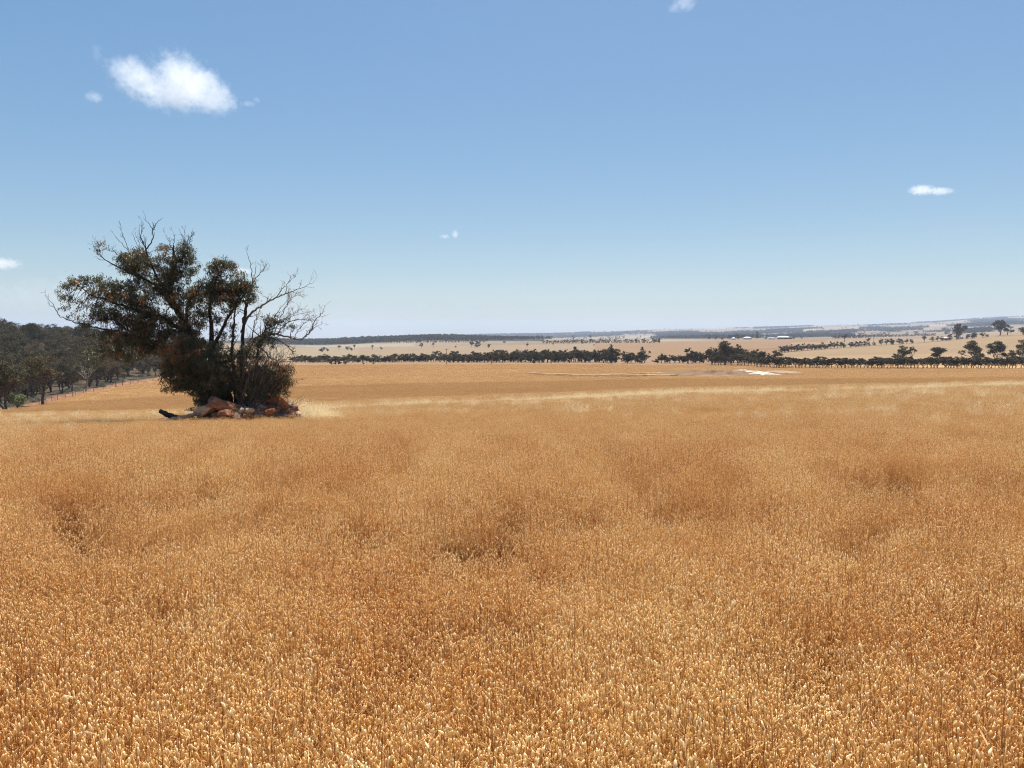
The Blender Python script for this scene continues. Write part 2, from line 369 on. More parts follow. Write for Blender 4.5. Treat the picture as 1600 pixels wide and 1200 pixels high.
def build_ground():
    azf = np.arctan((np.linspace(-160, 1760, 760) - 800) / F)
    azs = np.concatenate([np.linspace(-math.pi, azf[0] - .02, 60), azf, np.linspace(azf[-1] + .02, math.pi, 60)[:-1]])
    rs = np.concatenate([np.linspace(0.3, 10, 24), np.geomspace(10.5, 330, 90), np.linspace(334, 900, 130)[1:], np.geomspace(906, 13000, 150)])
    A, R = np.meshgrid(azs, rs)
    X = R * np.sin(A); Y = R * np.cos(A)
    x = X.ravel(); y = Y.ravel()
    z, u, D = surf(x, y)
    zc = z - crop_depth(D) + (vnoise(x, y, 25, 8) - .5) * 0.15 * smooth(10, 60, D) + (vnoise(x, y, 500, 9, 3) - .5) * 14 * smooth(2600, 5000, D)
    zc = zc - np.maximum(R.ravel() - 11000, 0) * 0.05
    v = 600 - F * np.tan(np.arctan(z / np.maximum(D, .1)) + PITCH)
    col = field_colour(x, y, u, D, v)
    P = np.stack([x, y, zc], 1)
    na = len(azs); nr = len(rs)
    i = np.arange(nr - 1)[:, None] * na; j = np.arange(na)[None]; k = (j + 1) % na
    f = np.stack([i + j, i + k, i + na + k, i + na + j], -1).reshape(-1, 4)[:, ::-1]
    P = np.vstack([P, [[0, 0, zc[0]]]]); col = np.vstack([col, col[:1]])
    jj = np.arange(na); cf = np.stack([jj, (jj + 1) % na, np.full(na, len(P) - 1)], -1)
    m = bpy.data.materials.new('field_ground'); m.use_nodes = True; t = m.node_tree
    p = t.nodes['Principled BSDF']; p.inputs['Roughness'].default_value = 0.95; p.inputs['Specular IOR Level'].default_value = 0.1
    a = t.nodes.new('ShaderNodeAttribute'); a.attribute_name = 'ground_colour'
    g = t.nodes.new('ShaderNodeNewGeometry')
    n = t.nodes.new('ShaderNodeTexNoise'); n.inputs['Scale'].default_value = 0.35; n.inputs['Detail'].default_value = 10; n.inputs['Roughness'].default_value = 0.7
    t.links.new(g.outputs['Position'], n.inputs['Vector'])
    r = ramp(t, [(0.25, (0.72, 0.70, 0.66)), (0.75, (1.22, 1.22, 1.22))]); t.links.new(n.outputs['Fac'], r.inputs[0])
    mx = t.nodes.new('ShaderNodeMix'); mx.data_type = 'RGBA'; mx.blend_type = 'MULTIPLY'; mx.inputs[0].default_value = 0.6
    t.links.new(a.outputs['Color'], mx.inputs[6]); t.links.new(r.outputs[0], mx.inputs[7]); t.links.new(mx.outputs[2], p.inputs['Base Color'])
    b = t.nodes.new('ShaderNodeBump'); b.inputs['Strength'].default_value = 0.5; b.inputs['Distance'].default_value = 0.3
    t.links.new(n.outputs['Fac'], b.inputs['Height']); t.links.new(b.outputs[0], p.inputs['Normal'])
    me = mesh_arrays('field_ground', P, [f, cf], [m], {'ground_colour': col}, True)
    o = obj('ground', me); tag(o, 'tan farmland falling from the oat field to far paddocks and hills', kind='structure')
build_ground()

# ------------------------------------------------------------------ haze and clouds
def volume_mat(name, dens, color, aniso):
    m = bpy.data.materials.new(name); m.use_nodes = True; t = m.node_tree; t.nodes.clear()
    o = t.nodes.new('ShaderNodeOutputMaterial'); v = t.nodes.new('ShaderNodeVolumePrincipled')
    v.inputs['Density'].default_value = dens; v.inputs['Color'].default_value = (*color, 1); v.inputs['Anisotropy'].default_value = aniso
    t.links.new(v.outputs[0], o.inputs['Volume']); return m
s = Soup(); HZ = (-110, 285)
s.box((0, 0, sum(HZ) / 2), (27000, 27000, HZ[1] - HZ[0]))
hz = obj('haze', s.mesh('haze', [volume_mat('haze_air', 7.5e-5, (0.58, 0.70, 0.92), 0.0)]))
tag(hz, 'thin blue haze lying over the far hills', kind='stuff')

def cloud(name, label, u, v, wpx, hpx, D, dens, lobes, seed, group='small white clouds', nscale=1.0, thick=0.8, edge=(0.46, 0.62)):
    """an ellipsoid-lobed domain; density from noise, thinned towards the lobes' edges"""
    c = at(u, v, D); sx = wpx / F * D / 2; sz = hpx / F * D / 2; sy = min(sx, sz * 2.2) * thick
    so = Soup()
    so.box((0, 0, 0), (2.3 * sx, 2.3 * sy, 2.5 * sz))
    m = bpy.data.materials.new(name + '_vapour'); m.use_nodes = True; t = m.node_tree; t.nodes.clear()
    out = t.nodes.new('ShaderNodeOutputMaterial'); vo = t.nodes.new('ShaderNodeVolumePrincipled')
    vo.inputs['Color'].default_value = (.90, .905, .92, 1); dens = dens * .42; vo.inputs['Anisotropy'].default_value = 0.35
    tc = t.nodes.new('ShaderNodeTexCoord')
    nz = t.nodes.new('ShaderNodeTexNoise'); nz.inputs['Scale'].default_value = nscale * 2.6 / sz; nz.inputs['Detail'].default_value = 8; nz.inputs['Roughness'].default_value = 0.68
    off = t.nodes.new('ShaderNodeVectorMath'); off.inputs[1].default_value = (seed * 531.7, seed * 77.1, 0)
    t.links.new(tc.outputs['Object'], off.inputs[0]); t.links.new(off.outputs[0], nz.inputs['Vector'])
    field = None
    for (lx, lz, rx, rz) in lobes:       # in units of half width / half height
        mp = t.nodes.new('ShaderNodeMapping'); mp.vector_type = 'TEXTURE'
        mp.inputs['Location'].default_value = (lx * sx, random.uniform(-.15, .15) * sy, lz * sz)
        mp.inputs['Scale'].default_value = (rx * sx, sy * min(1, rz * 1.1), rz * sz)
        t.links.new(tc.outputs['Object'], mp.inputs[0])
        ln = t.nodes.new('ShaderNodeVectorMath'); ln.operation = 'LENGTH'; t.links.new(mp.outputs[0], ln.inputs[0])
        s1 = t.nodes.new('ShaderNodeMath'); s1.operation = 'SUBTRACT'; s1.inputs[0].default_value = 1.0; t.links.new(ln.outputs['Value'], s1.inputs[1])
        if field is None: field = s1.outputs[0]
        else:
            mxx = t.nodes.new('ShaderNodeMath'); mxx.operation = 'SMOOTH_MAX'; mxx.inputs[2].default_value = 0.25
            t.links.new(field, mxx.inputs[0]); t.links.new(s1.outputs[0], mxx.inputs[1]); field = mxx.outputs[0]
    # shape = lobe field*0.5 + noise
    ma = t.nodes.new('ShaderNodeMath'); ma.operation = 'MULTIPLY_ADD'; ma.inputs[1].default_value = 0.46
    t.links.new(field, ma.inputs[0]); t.links.new(nz.outputs['Fac'], ma.inputs[2])
    mr = t.nodes.new('ShaderNodeMapRange'); mr.inputs[1].default_value = edge[0] + 0.10; mr.inputs[2].default_value = edge[1] + 0.165; mr.inputs[4].default_value = dens
    t.links.new(ma.outputs[0], mr.inputs[0]); t.links.new(mr.outputs[0], vo.inputs['Density'])
    t.links.new(vo.outputs[0], out.inputs['Volume'])
    o = obj(name, so.mesh(name, [m]), None, c)
    tag(o, label, 'cloud', group)
    return o
cloud('cloud', 'large white cumulus cloud with a notched top, largest in the sky', 279, 132, 205, 110, 3000, 0.012,
      [(-.62, .35, .33, .45), (-.35, -.05, .5, .5), (.15, .1, .42, .85), (.1, -.35, .7, .5), (.62, -.35, .38, .5), (.5, .0, .35, .45)], 1, nscale=1.35)
cloud('cloud', 'tiny puff of cloud just lower left of the big cumulus', 160, 151, 42, 30, 3000, 0.014, [(0, -.1, .8, .7)], 2)
cloud('cloud', 'small wisp of cloud trailing off the right end of the big cumulus', 398, 160, 38, 22, 3000, 0.010, [(-.1, -.2, .8, .5), (.6, .3, .3, .5)], 3)
cloud('cloud', 'faint wisp of cloud above the tiny puff', 165, 82, 26, 46, 3000, 0.004, [(0, 0, .7, .9)], 4)
cloud('cloud', 'pale wispy cloud cut by the top edge of the picture', 1062, 8, 62, 44, 3000, 0.008, [(0, .1, .7, .7), (-.5, -.3, .4, .4)], 5)
cloud('cloud', 'flat white cloud low over the hills at the far side from the tree', 1447, 297, 88, 24, 5200, 0.020, [(-.35, 0, .5, .8), (.3, -.1, .62, .6)], 6)
cloud('cloud', 'small low wisp of cloud over the middle of the field', 703, 367, 36, 17, 6400, 0.011, [(-.4, -.3, .55, .5), (.5, .1, .35, .9)], 7)
cloud('cloud', 'low cloud cut by the picture edge above the forest', 4, 412, 84, 28, 6500, 0.016, [(0, 0, .95, .8)], 8)
cloud('cloud', 'low white cloud showing through the top of the big tree', 375, 424, 62, 22, 6500, 0.016, [(0, 0, .9, .7)], 9)

cloud('cloud', 'thin pale veil of cloud low over the wood and the big tree', 95, 462, 420, 85, 8200, 0.0009, [(0, 0, 1.0, .8), (.4, .25, .5, .5)], 11, thick=.5)

# ------------------------------------------------------------------ the crop
proto = bpy.data.collections.new('oat_plants'); proto2 = bpy.data.collections.new('wild_oat_plants'); proto3 = bpy.data.collections.new('far_oat_plants'); proto4 = bpy.data.collections.new('farthest_oat_plants')

def spikelets(soup, P, L, Wd, dirs, tint, sides=5, r=rng, coarse=False):
    """teardrop husks: narrow foot, rounded shoulder"""
    n = len(P)
    dirs = dirs / np.linalg.norm(dirs, axis=1)[:, None]
    q = np.tile(np.array([[1.0, 0.3, 0.1]]), (n, 1)); a = np.cross(dirs, q); a /= np.linalg.norm(a, axis=1)[:, None]; b = np.cross(dirs, a)
    prof = [(0.0, 0.12), (0.30, 0.70), (0.66, 1.0), (0.90, 0.68)] if not coarse else [(0.0, 0.2), (0.6, 1.0)]
    th = np.arange(sides) * 2 * np.pi / sides
    rings = []
    for (h, w) in prof:
        rings.append(P[:, None] + dirs[:, None] * (h * L)[:, None, None] + (w * Wd / 2)[:, None, None] * (a[:, None] * np.cos(th)[None, :, None] + 0.75 * b[:, None] * np.sin(th)[None, :, None]))
    tip = (P + dirs * (L * 1.03)[:, None])[:, None]
    V = np.concatenate(rings + [tip], 1)              # n, k*sides+1, 3
    per = V.shape[1]; k = len(prof)
    f4 = []; f3 = []
    for ring in range(k - 1):
        for j in range(sides):
            jn = (j + 1) % sides
            f4.append([ring * sides + j, ring * sides + jn, (ring + 1) * sides + jn, (ring + 1) * sides + j])
    for j in range(sides): f3.append([(k - 1) * sides + j, (k - 1) * sides + (j + 1) % sides, per - 1])
    o = (np.arange(n) * per)[:, None, None]
    soup.add(V.reshape(-1, 3), (np.array(f3)[None] + o).reshape(-1, 3), (np.array(f4)[None] + o).reshape(-1, 4), np.repeat(tint, per))

def blades(soup, A, B, C, w, tint):
    """ribbons A-B-C as two quads of width w"""
    d = C - A; q = rng.normal(size=A.shape); s_ = np.cross(d, q); s_ /= np.linalg.norm(s_, axis=1)[:, None] + 1e-9
    w = w[:, None]
    V = np.stack([A - s_ * w, A + s_ * w, B - s_ * w, B + s_ * w, C - s_ * w * .3, C + s_ * w * .3], 1).reshape(-1, 3)
    o = (np.arange(len(A)) * 6)[:, None, None]
    f = (np.array([[0, 1, 3, 2], [2, 3, 5, 4]])[None] + o).reshape(-1, 4)
    soup.add(V, None, f, np.repeat(tint, 6))

def oat_clump(name, seed, R=0.118, culms=19, per=10, sides=5, coarse=False, hgt=0.72, big=1.0, coll=proto, husk='husk'):
    global rng
    r = np.random.default_rng(seed); rng = r
    so = Soup(); st = Soup()
    th = r.uniform(0, 2 * np.pi, culms); rad = R * np.sqrt(r.uniform(0, 1, culms))
    base = np.stack([rad * np.cos(th), rad * np.sin(th), np.zeros(culms)], 1)
    lean = r.normal(0, 0.045, (culms, 3)); lean[:, 2] = 0
    h = hgt * r.normal(0.95, 0.065, culms)
    top = base + lean + np.array([0, 0, 1.0]) * h[:, None]
    P = []; Dv = []; T = []; pa = []; pb = []
    for c in range(culms):
        ax = top[c] - base[c]
        ctint = r.uniform(0, .35)
        for s_ in range(per):
            f = 1.0 - 0.34 * r.uniform(0, 1) ** 1.3
            q = base[c] + ax * f; an = r.uniform(0, 2 * np.pi); ln = r.uniform(.012, .048)
            d = np.array([math.cos(an), math.sin(an), r.uniform(.2, 1.1)]); e = q + d * ln
            P.append(e); pa.append(q); pb.append(e)
            dd = np.array([math.cos(an) * .20, math.sin(an) * .20, 1.0]) + r.normal(0, .13, 3)
            if r.uniform() < .05: dd = np.array([math.cos(an), math.sin(an), -0.9])
            Dv.append(dd); T.append(np.clip(ctint + r.uniform(0, .75) ** 1.2, 0, 1))
    P = np.array(P); Dv = np.array(Dv); T = np.array(T); n = len(P)
    spikelets(so, P, r.uniform(.015, .022, n) * big, r.uniform(.0050, .0072, n) * big, Dv, T, sides, r, coarse)
    # culms and pedicels
    mid = base + (top - base) * .5 + r.normal(0, .01, (culms, 3))
    if coarse: 
        blades(st, base, mid, top, np.full(culms, .0035), r.uniform(0, 1, culms))
    else:
        for c in range(culms): st.tube([base[c], mid[c], top[c]], [.0018, .0014, .0009], 3, r.uniform(0.2, 1), False)
        pa = np.array(pa); pb = np.array(pb); blades(st, pa, (pa + pb) / 2 + [0, 0, .004], pb, np.full(n, .0007), r.uniform(.4, 1, n))
    # dry leaf blades, low dead litter
    nl = culms * 4
    k = r.integers(0, culms, nl); f = r.uniform(.15, .80, nl)[:, None]
    A = base[k] + (top[k] - base[k]) * f; an = r.uniform(0, 2 * np.pi, nl); ln = r.uniform(.04, .14, nl)[:, None]
    D2 = np.stack([np.cos(an), np.sin(an), r.uniform(.1, .9, nl)], 1)
    B = A + D2 * ln * .6; Cc = A + D2 * ln * np.array([[1.0, 1.0, -.2]])
    blades(st, A, B, Cc, r.uniform(.0009, .0026, nl), r.uniform(0, 1, nl))
    V = np.vstack(so.v + st.v); ns = so.n
    f4 = [x for x in so.f4] + [x + ns for x in st.f4]; f3 = [x for x in so.f3] + [x + ns for x in st.f3]
    n4s = sum(len(x) for x in so.f4); n3s = sum(len(x) for x in so.f3)
    n4t = sum(len(x) for x in st.f4); n3t = sum(len(x) for x in st.f3)
    me = mesh_arrays(name, V, ([np.vstack(f4)] + ([np.vstack(f3)] if f3 else [])), [M[husk], M['stem']], {'tint': np.concatenate(so.t + st.t)})
    mi = np.concatenate([np.zeros(n4s), np.ones(n4t), np.zeros(n3s), np.ones(n3t)]).astype(np.int32)
    me.polygons.foreach_set('material_index', mi)
    o = bpy.data.objects.new(name, me); coll.objects.link(o)
    rng = np.random.default_rng(seed + 1000)
    return o

NV = 5
for k in range(NV): oat_clump('oat_plant_%d' % k, 100 + k)
for k in range(3): oat_clump('far_oat_plant_%d' % k, 200 + k, 0.42, 90, 7, 4, True, 0.72, 1.55, proto3, 'mid_husk')
for k in range(3): oat_clump('farthest_oat_plant_%d' % k, 220 + k, 0.42, 90, 7, 4, True, 0.72, 1.75, proto4, 'far_husk')

def wild_clump(name, seed, coll=proto2):
    r = np.random.default_rng(seed); so = Soup(); global rng; rng = r
    n = 16; th = r.uniform(0, 6.28, n); rad = .2 * np.sqrt(r.uniform(0, 1, n))
    b = np.stack([rad * np.cos(th), rad * np.sin(th), np.zeros(n)], 1)
    t = b + np.stack([r.normal(0, .12, n), r.normal(0, .12, n), r.uniform(.85, 1.2, n)], 1)
    m_ = (b + t) / 2 + r.normal(0, .02, (n, 3))
    blades(so, b, m_, t, np.full(n, .003), r.uniform(0, 1, n))
    P = []; Dd = []
    for i in range(n):
        for k in range(13):
            f = r.uniform(.68, 1.0); q = b[i] + (t[i] - b[i]) * f; an = r.uniform(0, 6.28); e = q + np.array([math.cos(an), math.sin(an), .2]) * r.uniform(.02, .09)
            P.append(e); Dd.append([math.cos(an) * .6, math.sin(an) * .6, -.8])
    P = np.array(P); Dd = np.array(Dd); k = len(P)
    spikelets(so, P, r.uniform(.030, .046, k), r.uniform(.010, .016, k), Dd, r.uniform(0, 1, k), 4, r, True)
    me = so.mesh(name, [M['pale_oat']]); coll.objects.link(bpy.data.objects.new(name, me))
for k in range(3): wild_clump('wild_oat_plant_%d' % k, 300 + k)

def scatter(name, label, pts, rot, scl, idx, coll):
    me = bpy.data.meshes.new(name); me.vertices.add(len(pts)); me.vertices.foreach_set('co', np.asarray(pts, np.float32).ravel())
    for nm, typ, arr in (('rot', 'FLOAT_VECTOR', rot), ('scl', 'FLOAT_VECTOR', scl)):
        a = me.attributes.new(nm, typ, 'POINT'); a.data.foreach_set('vector', np.asarray(arr, np.float32).ravel())
    a = me.attributes.new('idx', 'INT', 'POINT'); a.data.foreach_set('value', np.asarray(idx, np.int32))
    o = obj(name, me); tag(o, label, kind='stuff')
    g = bpy.data.node_groups.new(name + '_scatter', 'GeometryNodeTree')
    g.interface.new_socket('Geometry', in_out='INPUT', socket_type='NodeSocketGeometry'); g.interface.new_socket('Geometry', in_out='OUTPUT', socket_type='NodeSocketGeometry')
    gi = g.nodes.new('NodeGroupInput'); go = g.nodes.new('NodeGroupOutput')
    ci = g.nodes.new('GeometryNodeCollectionInfo'); ci.inputs['Collection'].default_value = coll; ci.inputs['Separate Children'].default_value = True; ci.inputs['Reset Children'].default_value = True
    ip = g.nodes.new('GeometryNodeInstanceOnPoints'); ip.inputs['Pick Instance'].default_value = True
    def na(nm, ty):
        n = g.nodes.new('GeometryNodeInputNamedAttribute'); n.data_type = ty; n.inputs['Name'].default_value = nm; return n.outputs['Attribute']
    er = g.nodes.new('FunctionNodeEulerToRotation')
    L = g.links.new
    L(na('rot', 'FLOAT_VECTOR'), er.inputs[0]); L(gi.outputs[0], ip.inputs['Points']); L(ci.outputs[0], ip.inputs['Instance'])
    L(na('idx', 'INT'), ip.inputs['Instance Index']); L(er.outputs[0], ip.inputs['Rotation']); L(na('scl', 'FLOAT_VECTOR'), ip.inputs['Scale'])
    L(ip.outputs[0], go.inputs[0])
    md = o.modifiers.new('scatter', 'NODES'); md.node_group = g
    return o

ROCKS_C = place(388, 24.0)
def crop_points(r0, r1, step, r, azmax=0.66):
    """jittered grid in a wedge ahead of the camera"""
    n = int(2 * r1 / step)
    gx = np.arange(-r1, r1, step); gy = np.arange(-2.5 if r0 < 1 else 0, r1, step)
    X, Y = np.meshgrid(gx, gy); x = X.ravel() + r.uniform(-.5, .5, X.size) * step; y = Y.ravel() + r.uniform(-.5, .5, X.size) * step
    d = np.hypot(x, y); a = np.abs(np.arctan2(x, y))
    k = (d > r0) & (d <= r1) & (np.abs(x) < np.maximum(y, 0) * math.tan(azmax) + 5.5)
    return x[k], y[k], d[k]
def in_rocks(x, y): return ((x - ROCKS_C[0]) / 1.75) ** 2 + ((y - ROCKS_C[1] - .35) / 1.3) ** 2 < 1

def gapn(x, y):
    return vnoise(x, y * .42, .20, 27, 1) * .8 + .2 * vnoise(x, y, .5, 35, 1) + .07 * smooth(.45, .62, vnoise(x * .12, y, .9, 33, 2)) - .07

def height_field(x, y):
    """crop height relative to full: hollows, thin streaks along the drill rows"""
    a = vnoise(x * .40, y, 1.5, 21, 4); b = vnoise(x, y, .45, 22, 3); c = vnoise(x * .14, y, 1.3, 23, 3); e = vnoise(x, y, 7, 24, 2)
    h = 1.0 + (a - .5) * .09 + (b - .5) * .12
    g = gapn(x, y); h = h - .50 * smooth(.50, .66, g) - .05 * smooth(.60, .75, vnoise(x * .8, y, 1.1, 28, 2))
    c = vnoise(x * .30, y, .8, 23, 3); a = vnoise(x * .8, y, .35, 29, 2)
    streak = smooth(.55, .66, c + .16 * (e - .5)) * smooth(.44, .58, a)
    return h, streak * .15
r = np.random.default_rng(5)
def lay(r0, r1, step, nvar, base_scale, coll, name, label, zdip=0.0):
    x, y, d = crop_points(r0, r1, step, r)
    h, streak = height_field(x, y)
    keep = ~((gapn(x, y) > .60) & (d < 40)) & ~in_rocks(x, y) & (r.uniform(size=len(x)) > streak * .25) & (d > .75)
    x, y, d, h, streak = x[keep], y[keep], d[keep], h[keep], streak[keep]
    z = ground(x, y)
    sz = h * (1 - .12 * streak) * r.uniform(.94, 1.06, len(x))
    sz = np.minimum(sz, 1.16)
    n = len(x)
    rot = np.stack([r.normal(0, .05, n), r.normal(0, .05, n), r.uniform(0, 6.28, n)], 1)
    sx = base_scale * r.uniform(.9, 1.1, n)
    scatter(name, label, np.stack([x, y, z], 1), rot, np.stack([sx, sx, sz], 1), r.integers(0, nvar, n), coll)
    return n
n1 = lay(0.0, 27, 0.123, NV, 1.0, proto, 'ripe_oats', 'ripe golden oats filling the near field')
n2 = lay(27, 92, 0.42, 3, 1.0, proto3, 'ripe_oats', 'ripe golden oats on the farther slope of the near field')
print('CROP', n1, n2)

# far half of the field: low crop seen end on
def lay_far():
    out = []
    for (a, b, st) in ((92, 180, .95), (180, 400, 1.8)):
        x, y, d = crop_points(a, b, st, r, 0.62)
        u = 800 + F * x / np.maximum(y, 1); D = y
        k = (D < 392) & ~((u < 335) & (D > edge_D(u) - 1.5)) & (D > a * .8)
        mound = ((u - 1125) / 118) ** 2 + ((D - 238) / 34) ** 2 < 1.0
        k &= ~mound
        x, y, d = x[k], y[k], d[k]; z = ground(x, y) - 0.42; n = len(x)
        s_ = (st / .95) * r.uniform(1.3, 1.7, n)
        out.append((np.stack([x, y, z], 1), np.stack([s_, s_, r.uniform(.75, .92, n)], 1)))
    P = np.vstack([o[0] for o in out]); Sc = np.vstack([o[1] for o in out]); n = len(P)
    rot = np.stack([np.zeros(n), np.zeros(n), r.uniform(0, 6.28, n)], 1)
    scatter('ripe_oats', 'smooth looking ripe oats on the far half of the field', P, rot, Sc, r.integers(0, 3, n), proto4)
    print('FAR', n)
lay_far()

# pale wild oats: along the brow, and a tuft beside the rock pile
def wild():
    P = []; Sc = []
    def brow(u): return np.interp(u, [0, 250, 500, 800, 1100, 1400, 1600], [47, 47, 46, 48, 50, 52, 54])
    for _ in range(3600):
        u = r.uniform(-60, 1680); w = np.interp(u, [0, 300, 600, 900, 1600], [.2, .15, .3, .9, 1.0])
        if r.uniform() > w: continue
        D = brow(u) + 3 - abs(r.normal(0, 1)) * (2.0 if r.uniform() < .6 else 11.0)
        x = D * (u - 800) / F
        if in_rocks(x, D) or D < 20: continue
        if vnoise(np.array([x * .35]), np.array([D]), 4, 31)[0] < .50: continue
        P.append([x, D, gz(x, D)]); s_ = r.uniform(.8, 1.15); Sc.append([s_, s_, s_ * r.uniform(.75, .92)])
    for _ in range(900):      # loose pale heads scattered through the crop
        u = r.uniform(-60, 1680); D = 7 + 30 * r.uniform() ** .6; x = D * (u - 800) / F
        if in_rocks(x, D) or (300 < u < 480 and 17 < D < 26): continue
        if vnoise(np.array([x * .4]), np.array([D]), 5, 32)[0] < .58: continue
        P.append([x, D, gz(x, D)]); Sc.append([.7, .7, r.uniform(.66, .82)])
    for _ in range(90):       # tuft right of the rock pile
        u = 505 + r.normal(0, 20); D = 25 + r.normal(0, .8); x = D * (u - 800) / F
        if u < 460: continue
        P.append([x, D, gz(x, D)]); s_ = r.uniform(.9, 1.2); Sc.append([s_, s_, s_ * (.98 - max(0, u - 485) / 110)])
    n = len(P); rot = np.stack([r.normal(0, .1, n), r.normal(0, .1, n), r.uniform(0, 6.28, n)], 1)
    scatter('wild_oats', 'pale feathery wild oats along the brow and beside the rock pile', P, rot, Sc, r.integers(0, 3, n), proto2)
wild()
# PART2

# ------------------------------------------------------------------ trees in the distance
def solve_D(u, v, D0, D1):
    """depth between D0 and D1 where the ground of column u shows nearest to row v"""
    D = np.linspace(D0, D1, 400)
    z = top_z(np.full(400, float(u)), D); vv = 600 - F * np.tan(np.arctan(z / D) + PITCH)
    return float(D[np.argmin(np.abs(vv - v))])

def limb(p0, p1, r, wob=0.12, n=6):
    p0 = np.asarray(p0, float); p1 = np.asarray(p1, float); L = np.linalg.norm(p1 - p0)
    t = np.linspace(0, 1, n)[:, None]; P = p0 + (p1 - p0) * t
    P[1:-1] += r.normal(0, wob * L / n, (n - 2, 3)); P[:, 2] += (np.sin(t[:, 0] * np.pi) * -0.05 * L)
    return P

def gum_meshes(seed, style, nleaf, llen, bark, leaf):
    """one tree 10 m tall: trunk mesh and crown mesh"""
    r = np.random.default_rng(seed); tr = Soup(); lobes = []
    if style == 'umbrella':
        fork = r.uniform(2.2, 3.6); nl = r.integers(5, 8)
        for k in range(nl):
            an = k * 6.28 / nl + r.uniform(-.4, .4); rr = r.uniform(1.0, 3.0); zz = r.uniform(6.2, 9.2) - .25 * rr
            lobes.append((rr * math.cos(an), rr * math.sin(an), zz, r.uniform(1.1, 1.9), r.uniform(.65, 1.1)))
        lobes.append((r.normal(0, .5), r.normal(0, .5), 9.1, 1.5, .9))
    elif style == 'spreading':
        fork = r.uniform(1.4, 2.4); nl = r.integers(8, 11)
        for k in range(nl):
            an = k * 2.4 + r.uniform(-.3, .3); rr = r.uniform(.8, 3.6); zz = r.uniform(3.6, 8.7) - .3 * max(0, rr - 2)
            lobes.append((rr * math.cos(an), rr * math.sin(an), zz, r.uniform(1.1, 1.8), r.uniform(.8, 1.4)))
        lobes.append((0, 0, 9.0, 1.3, 1.0))
    elif style == 'bushy':
        fork = r.uniform(.5, 1.0); nl = r.integers(9, 13)
        for k in range(nl):
            an = k * 2.4; rr = r.uniform(.6, 3.2); zz = r.uniform(2.0, 8.6) * (1 - .04 * rr)
            lobes.append((rr * math.cos(an), rr * math.sin(an), zz, r.uniform(1.2, 1.9), r.uniform(1.2, 1.9)))
    elif style == 'upright':
        fork = 1.6
        for k in range(9):
            f = k / 8; an = k * 2.4; rr = r.uniform(.2, 1.5) * (1 - .65 * f)
            lobes.append((rr * math.cos(an), rr * math.sin(an), 2.6 + 6.6 * f, 1.5 - .8 * f, 1.2))
    elif style == 'windbreak':      # bare legs, flat dark head
        fork = r.uniform(1.8, 3.2); nl = 9
        for k in range(nl):
            an = k * 0.9; rr = r.uniform(1.0, 3.9)
            lobes.append((rr * math.cos(an), rr * math.sin(an), r.uniform(4.6, 8.7), r.uniform(1.6, 2.4), r.uniform(1.5, 2.1)))
    wts = np.array([l[3] ** 2 for l in lobes]); wts /= wts.sum()
    lean = r.normal(0, .25, 2)
    f0 = np.array([lean[0], lean[1], fork])
    tr.tube(limb((0, 0, -.6), f0, r, .1, 5), np.linspace(.30, .19, 5) * r.uniform(.8, 1.1), 7)
    stems = [f0] if style not in ('windbreak',) else [f0]
    if style in ('windbreak', 'bushy', 'spreading'):
        b2 = np.array([r.uniform(-1, 1), r.uniform(-1, 1), fork]); tr.tube(limb((.1, 0, -.5), b2, r, .1, 5), np.linspace(.2, .13, 5), 6); stems.append(b2)
    for (lx, ly, lz, lr, lh) in lobes:
        c = np.array([lx, ly, lz]); st = stems[int(np.argmin([np.linalg.norm(c - q) for q in stems]))]
        P = limb(st, c, r, .25, 6); tr.tube(P, np.linspace(.13, .03, 6), 5)
        for _ in range(4):
            e = c + r.normal(0, 1, 3) * np.array([lr, lr, lh]) * .55; q = P[r.integers(2, 5)]
            tr.tube(limb(q, e, r, .2, 4), np.linspace(.045, .012, 4), 4)
    # leaves: sprays spread on and in the lobes
    nsp = max(10, nleaf // 26); li = r.choice(len(lobes), nsp, p=wts); Lb = np.array(lobes)[li]
    d = r.normal(size=(nsp, 3)); d /= np.linalg.norm(d, axis=1)[:, None]; rad = r.uniform(.35, 1.0, nsp)[:, None] ** .6
    C = Lb[:, :3] + d * rad * Lb[:, [3, 3, 4]]
    C[:, 2] = np.maximum(C[:, 2], .5)
    k = r.integers(0, nsp, nleaf); cen = C[k] + r.normal(0, 1, (nleaf, 3)) * np.array([.34, .34, .24])
    dirs = r.normal(size=(nleaf, 3)); dirs[:, 2] *= .7
    v, f = leaf_cards(cen, llen, llen * .62, dirs, r)
    st = np.clip(r.uniform(0, 1, nsp)[k] * .6 + r.uniform(0, .4, nleaf), 0, 1)
    crown = mesh_arrays('tree_crown', v, [f], [leaf], {'tint': np.repeat(st, 4)})
    trunk = tr.mesh('tree_trunk', [bark], True)
    return trunk, crown

STY = {}
def family(key, style, n, nleaf, llen, bark='gum_bark', leaf='gum_leaf', seed=0):
    STY[key] = [gum_meshes(seed + k, style, nleaf, llen, M[bark], M[leaf]) for k in range(n)]
family('wood_umbrella', 'umbrella', 5, 2600, .34, seed=1000)
family('wood_spreading', 'spreading', 5, 3200, .34, seed=1010)
family('wood_bushy', 'bushy', 3, 2800, .34, seed=1020)
family('green', 'bushy', 1, 2200, .5, leaf='green_leaf', seed=1040)
family('umbrella', 'umbrella', 4, 900, .62, seed=1100)
family('spreading', 'spreading', 5, 1700, .66, seed=1110)
family('bushy', 'bushy', 4, 1800, .66, seed=1120)
family('big', 'spreading', 4, 3600, .48, seed=1170)
family('upright', 'upright', 3, 900, .55, seed=1130)
family('windbreak', 'windbreak', 6, 1100, .85, bark='brown_bark', seed=1140)
family('far', 'bushy', 4, 130, 1.7, seed=1150)
family('far_sp', 'spreading', 3, 150, 1.6, seed=1160)

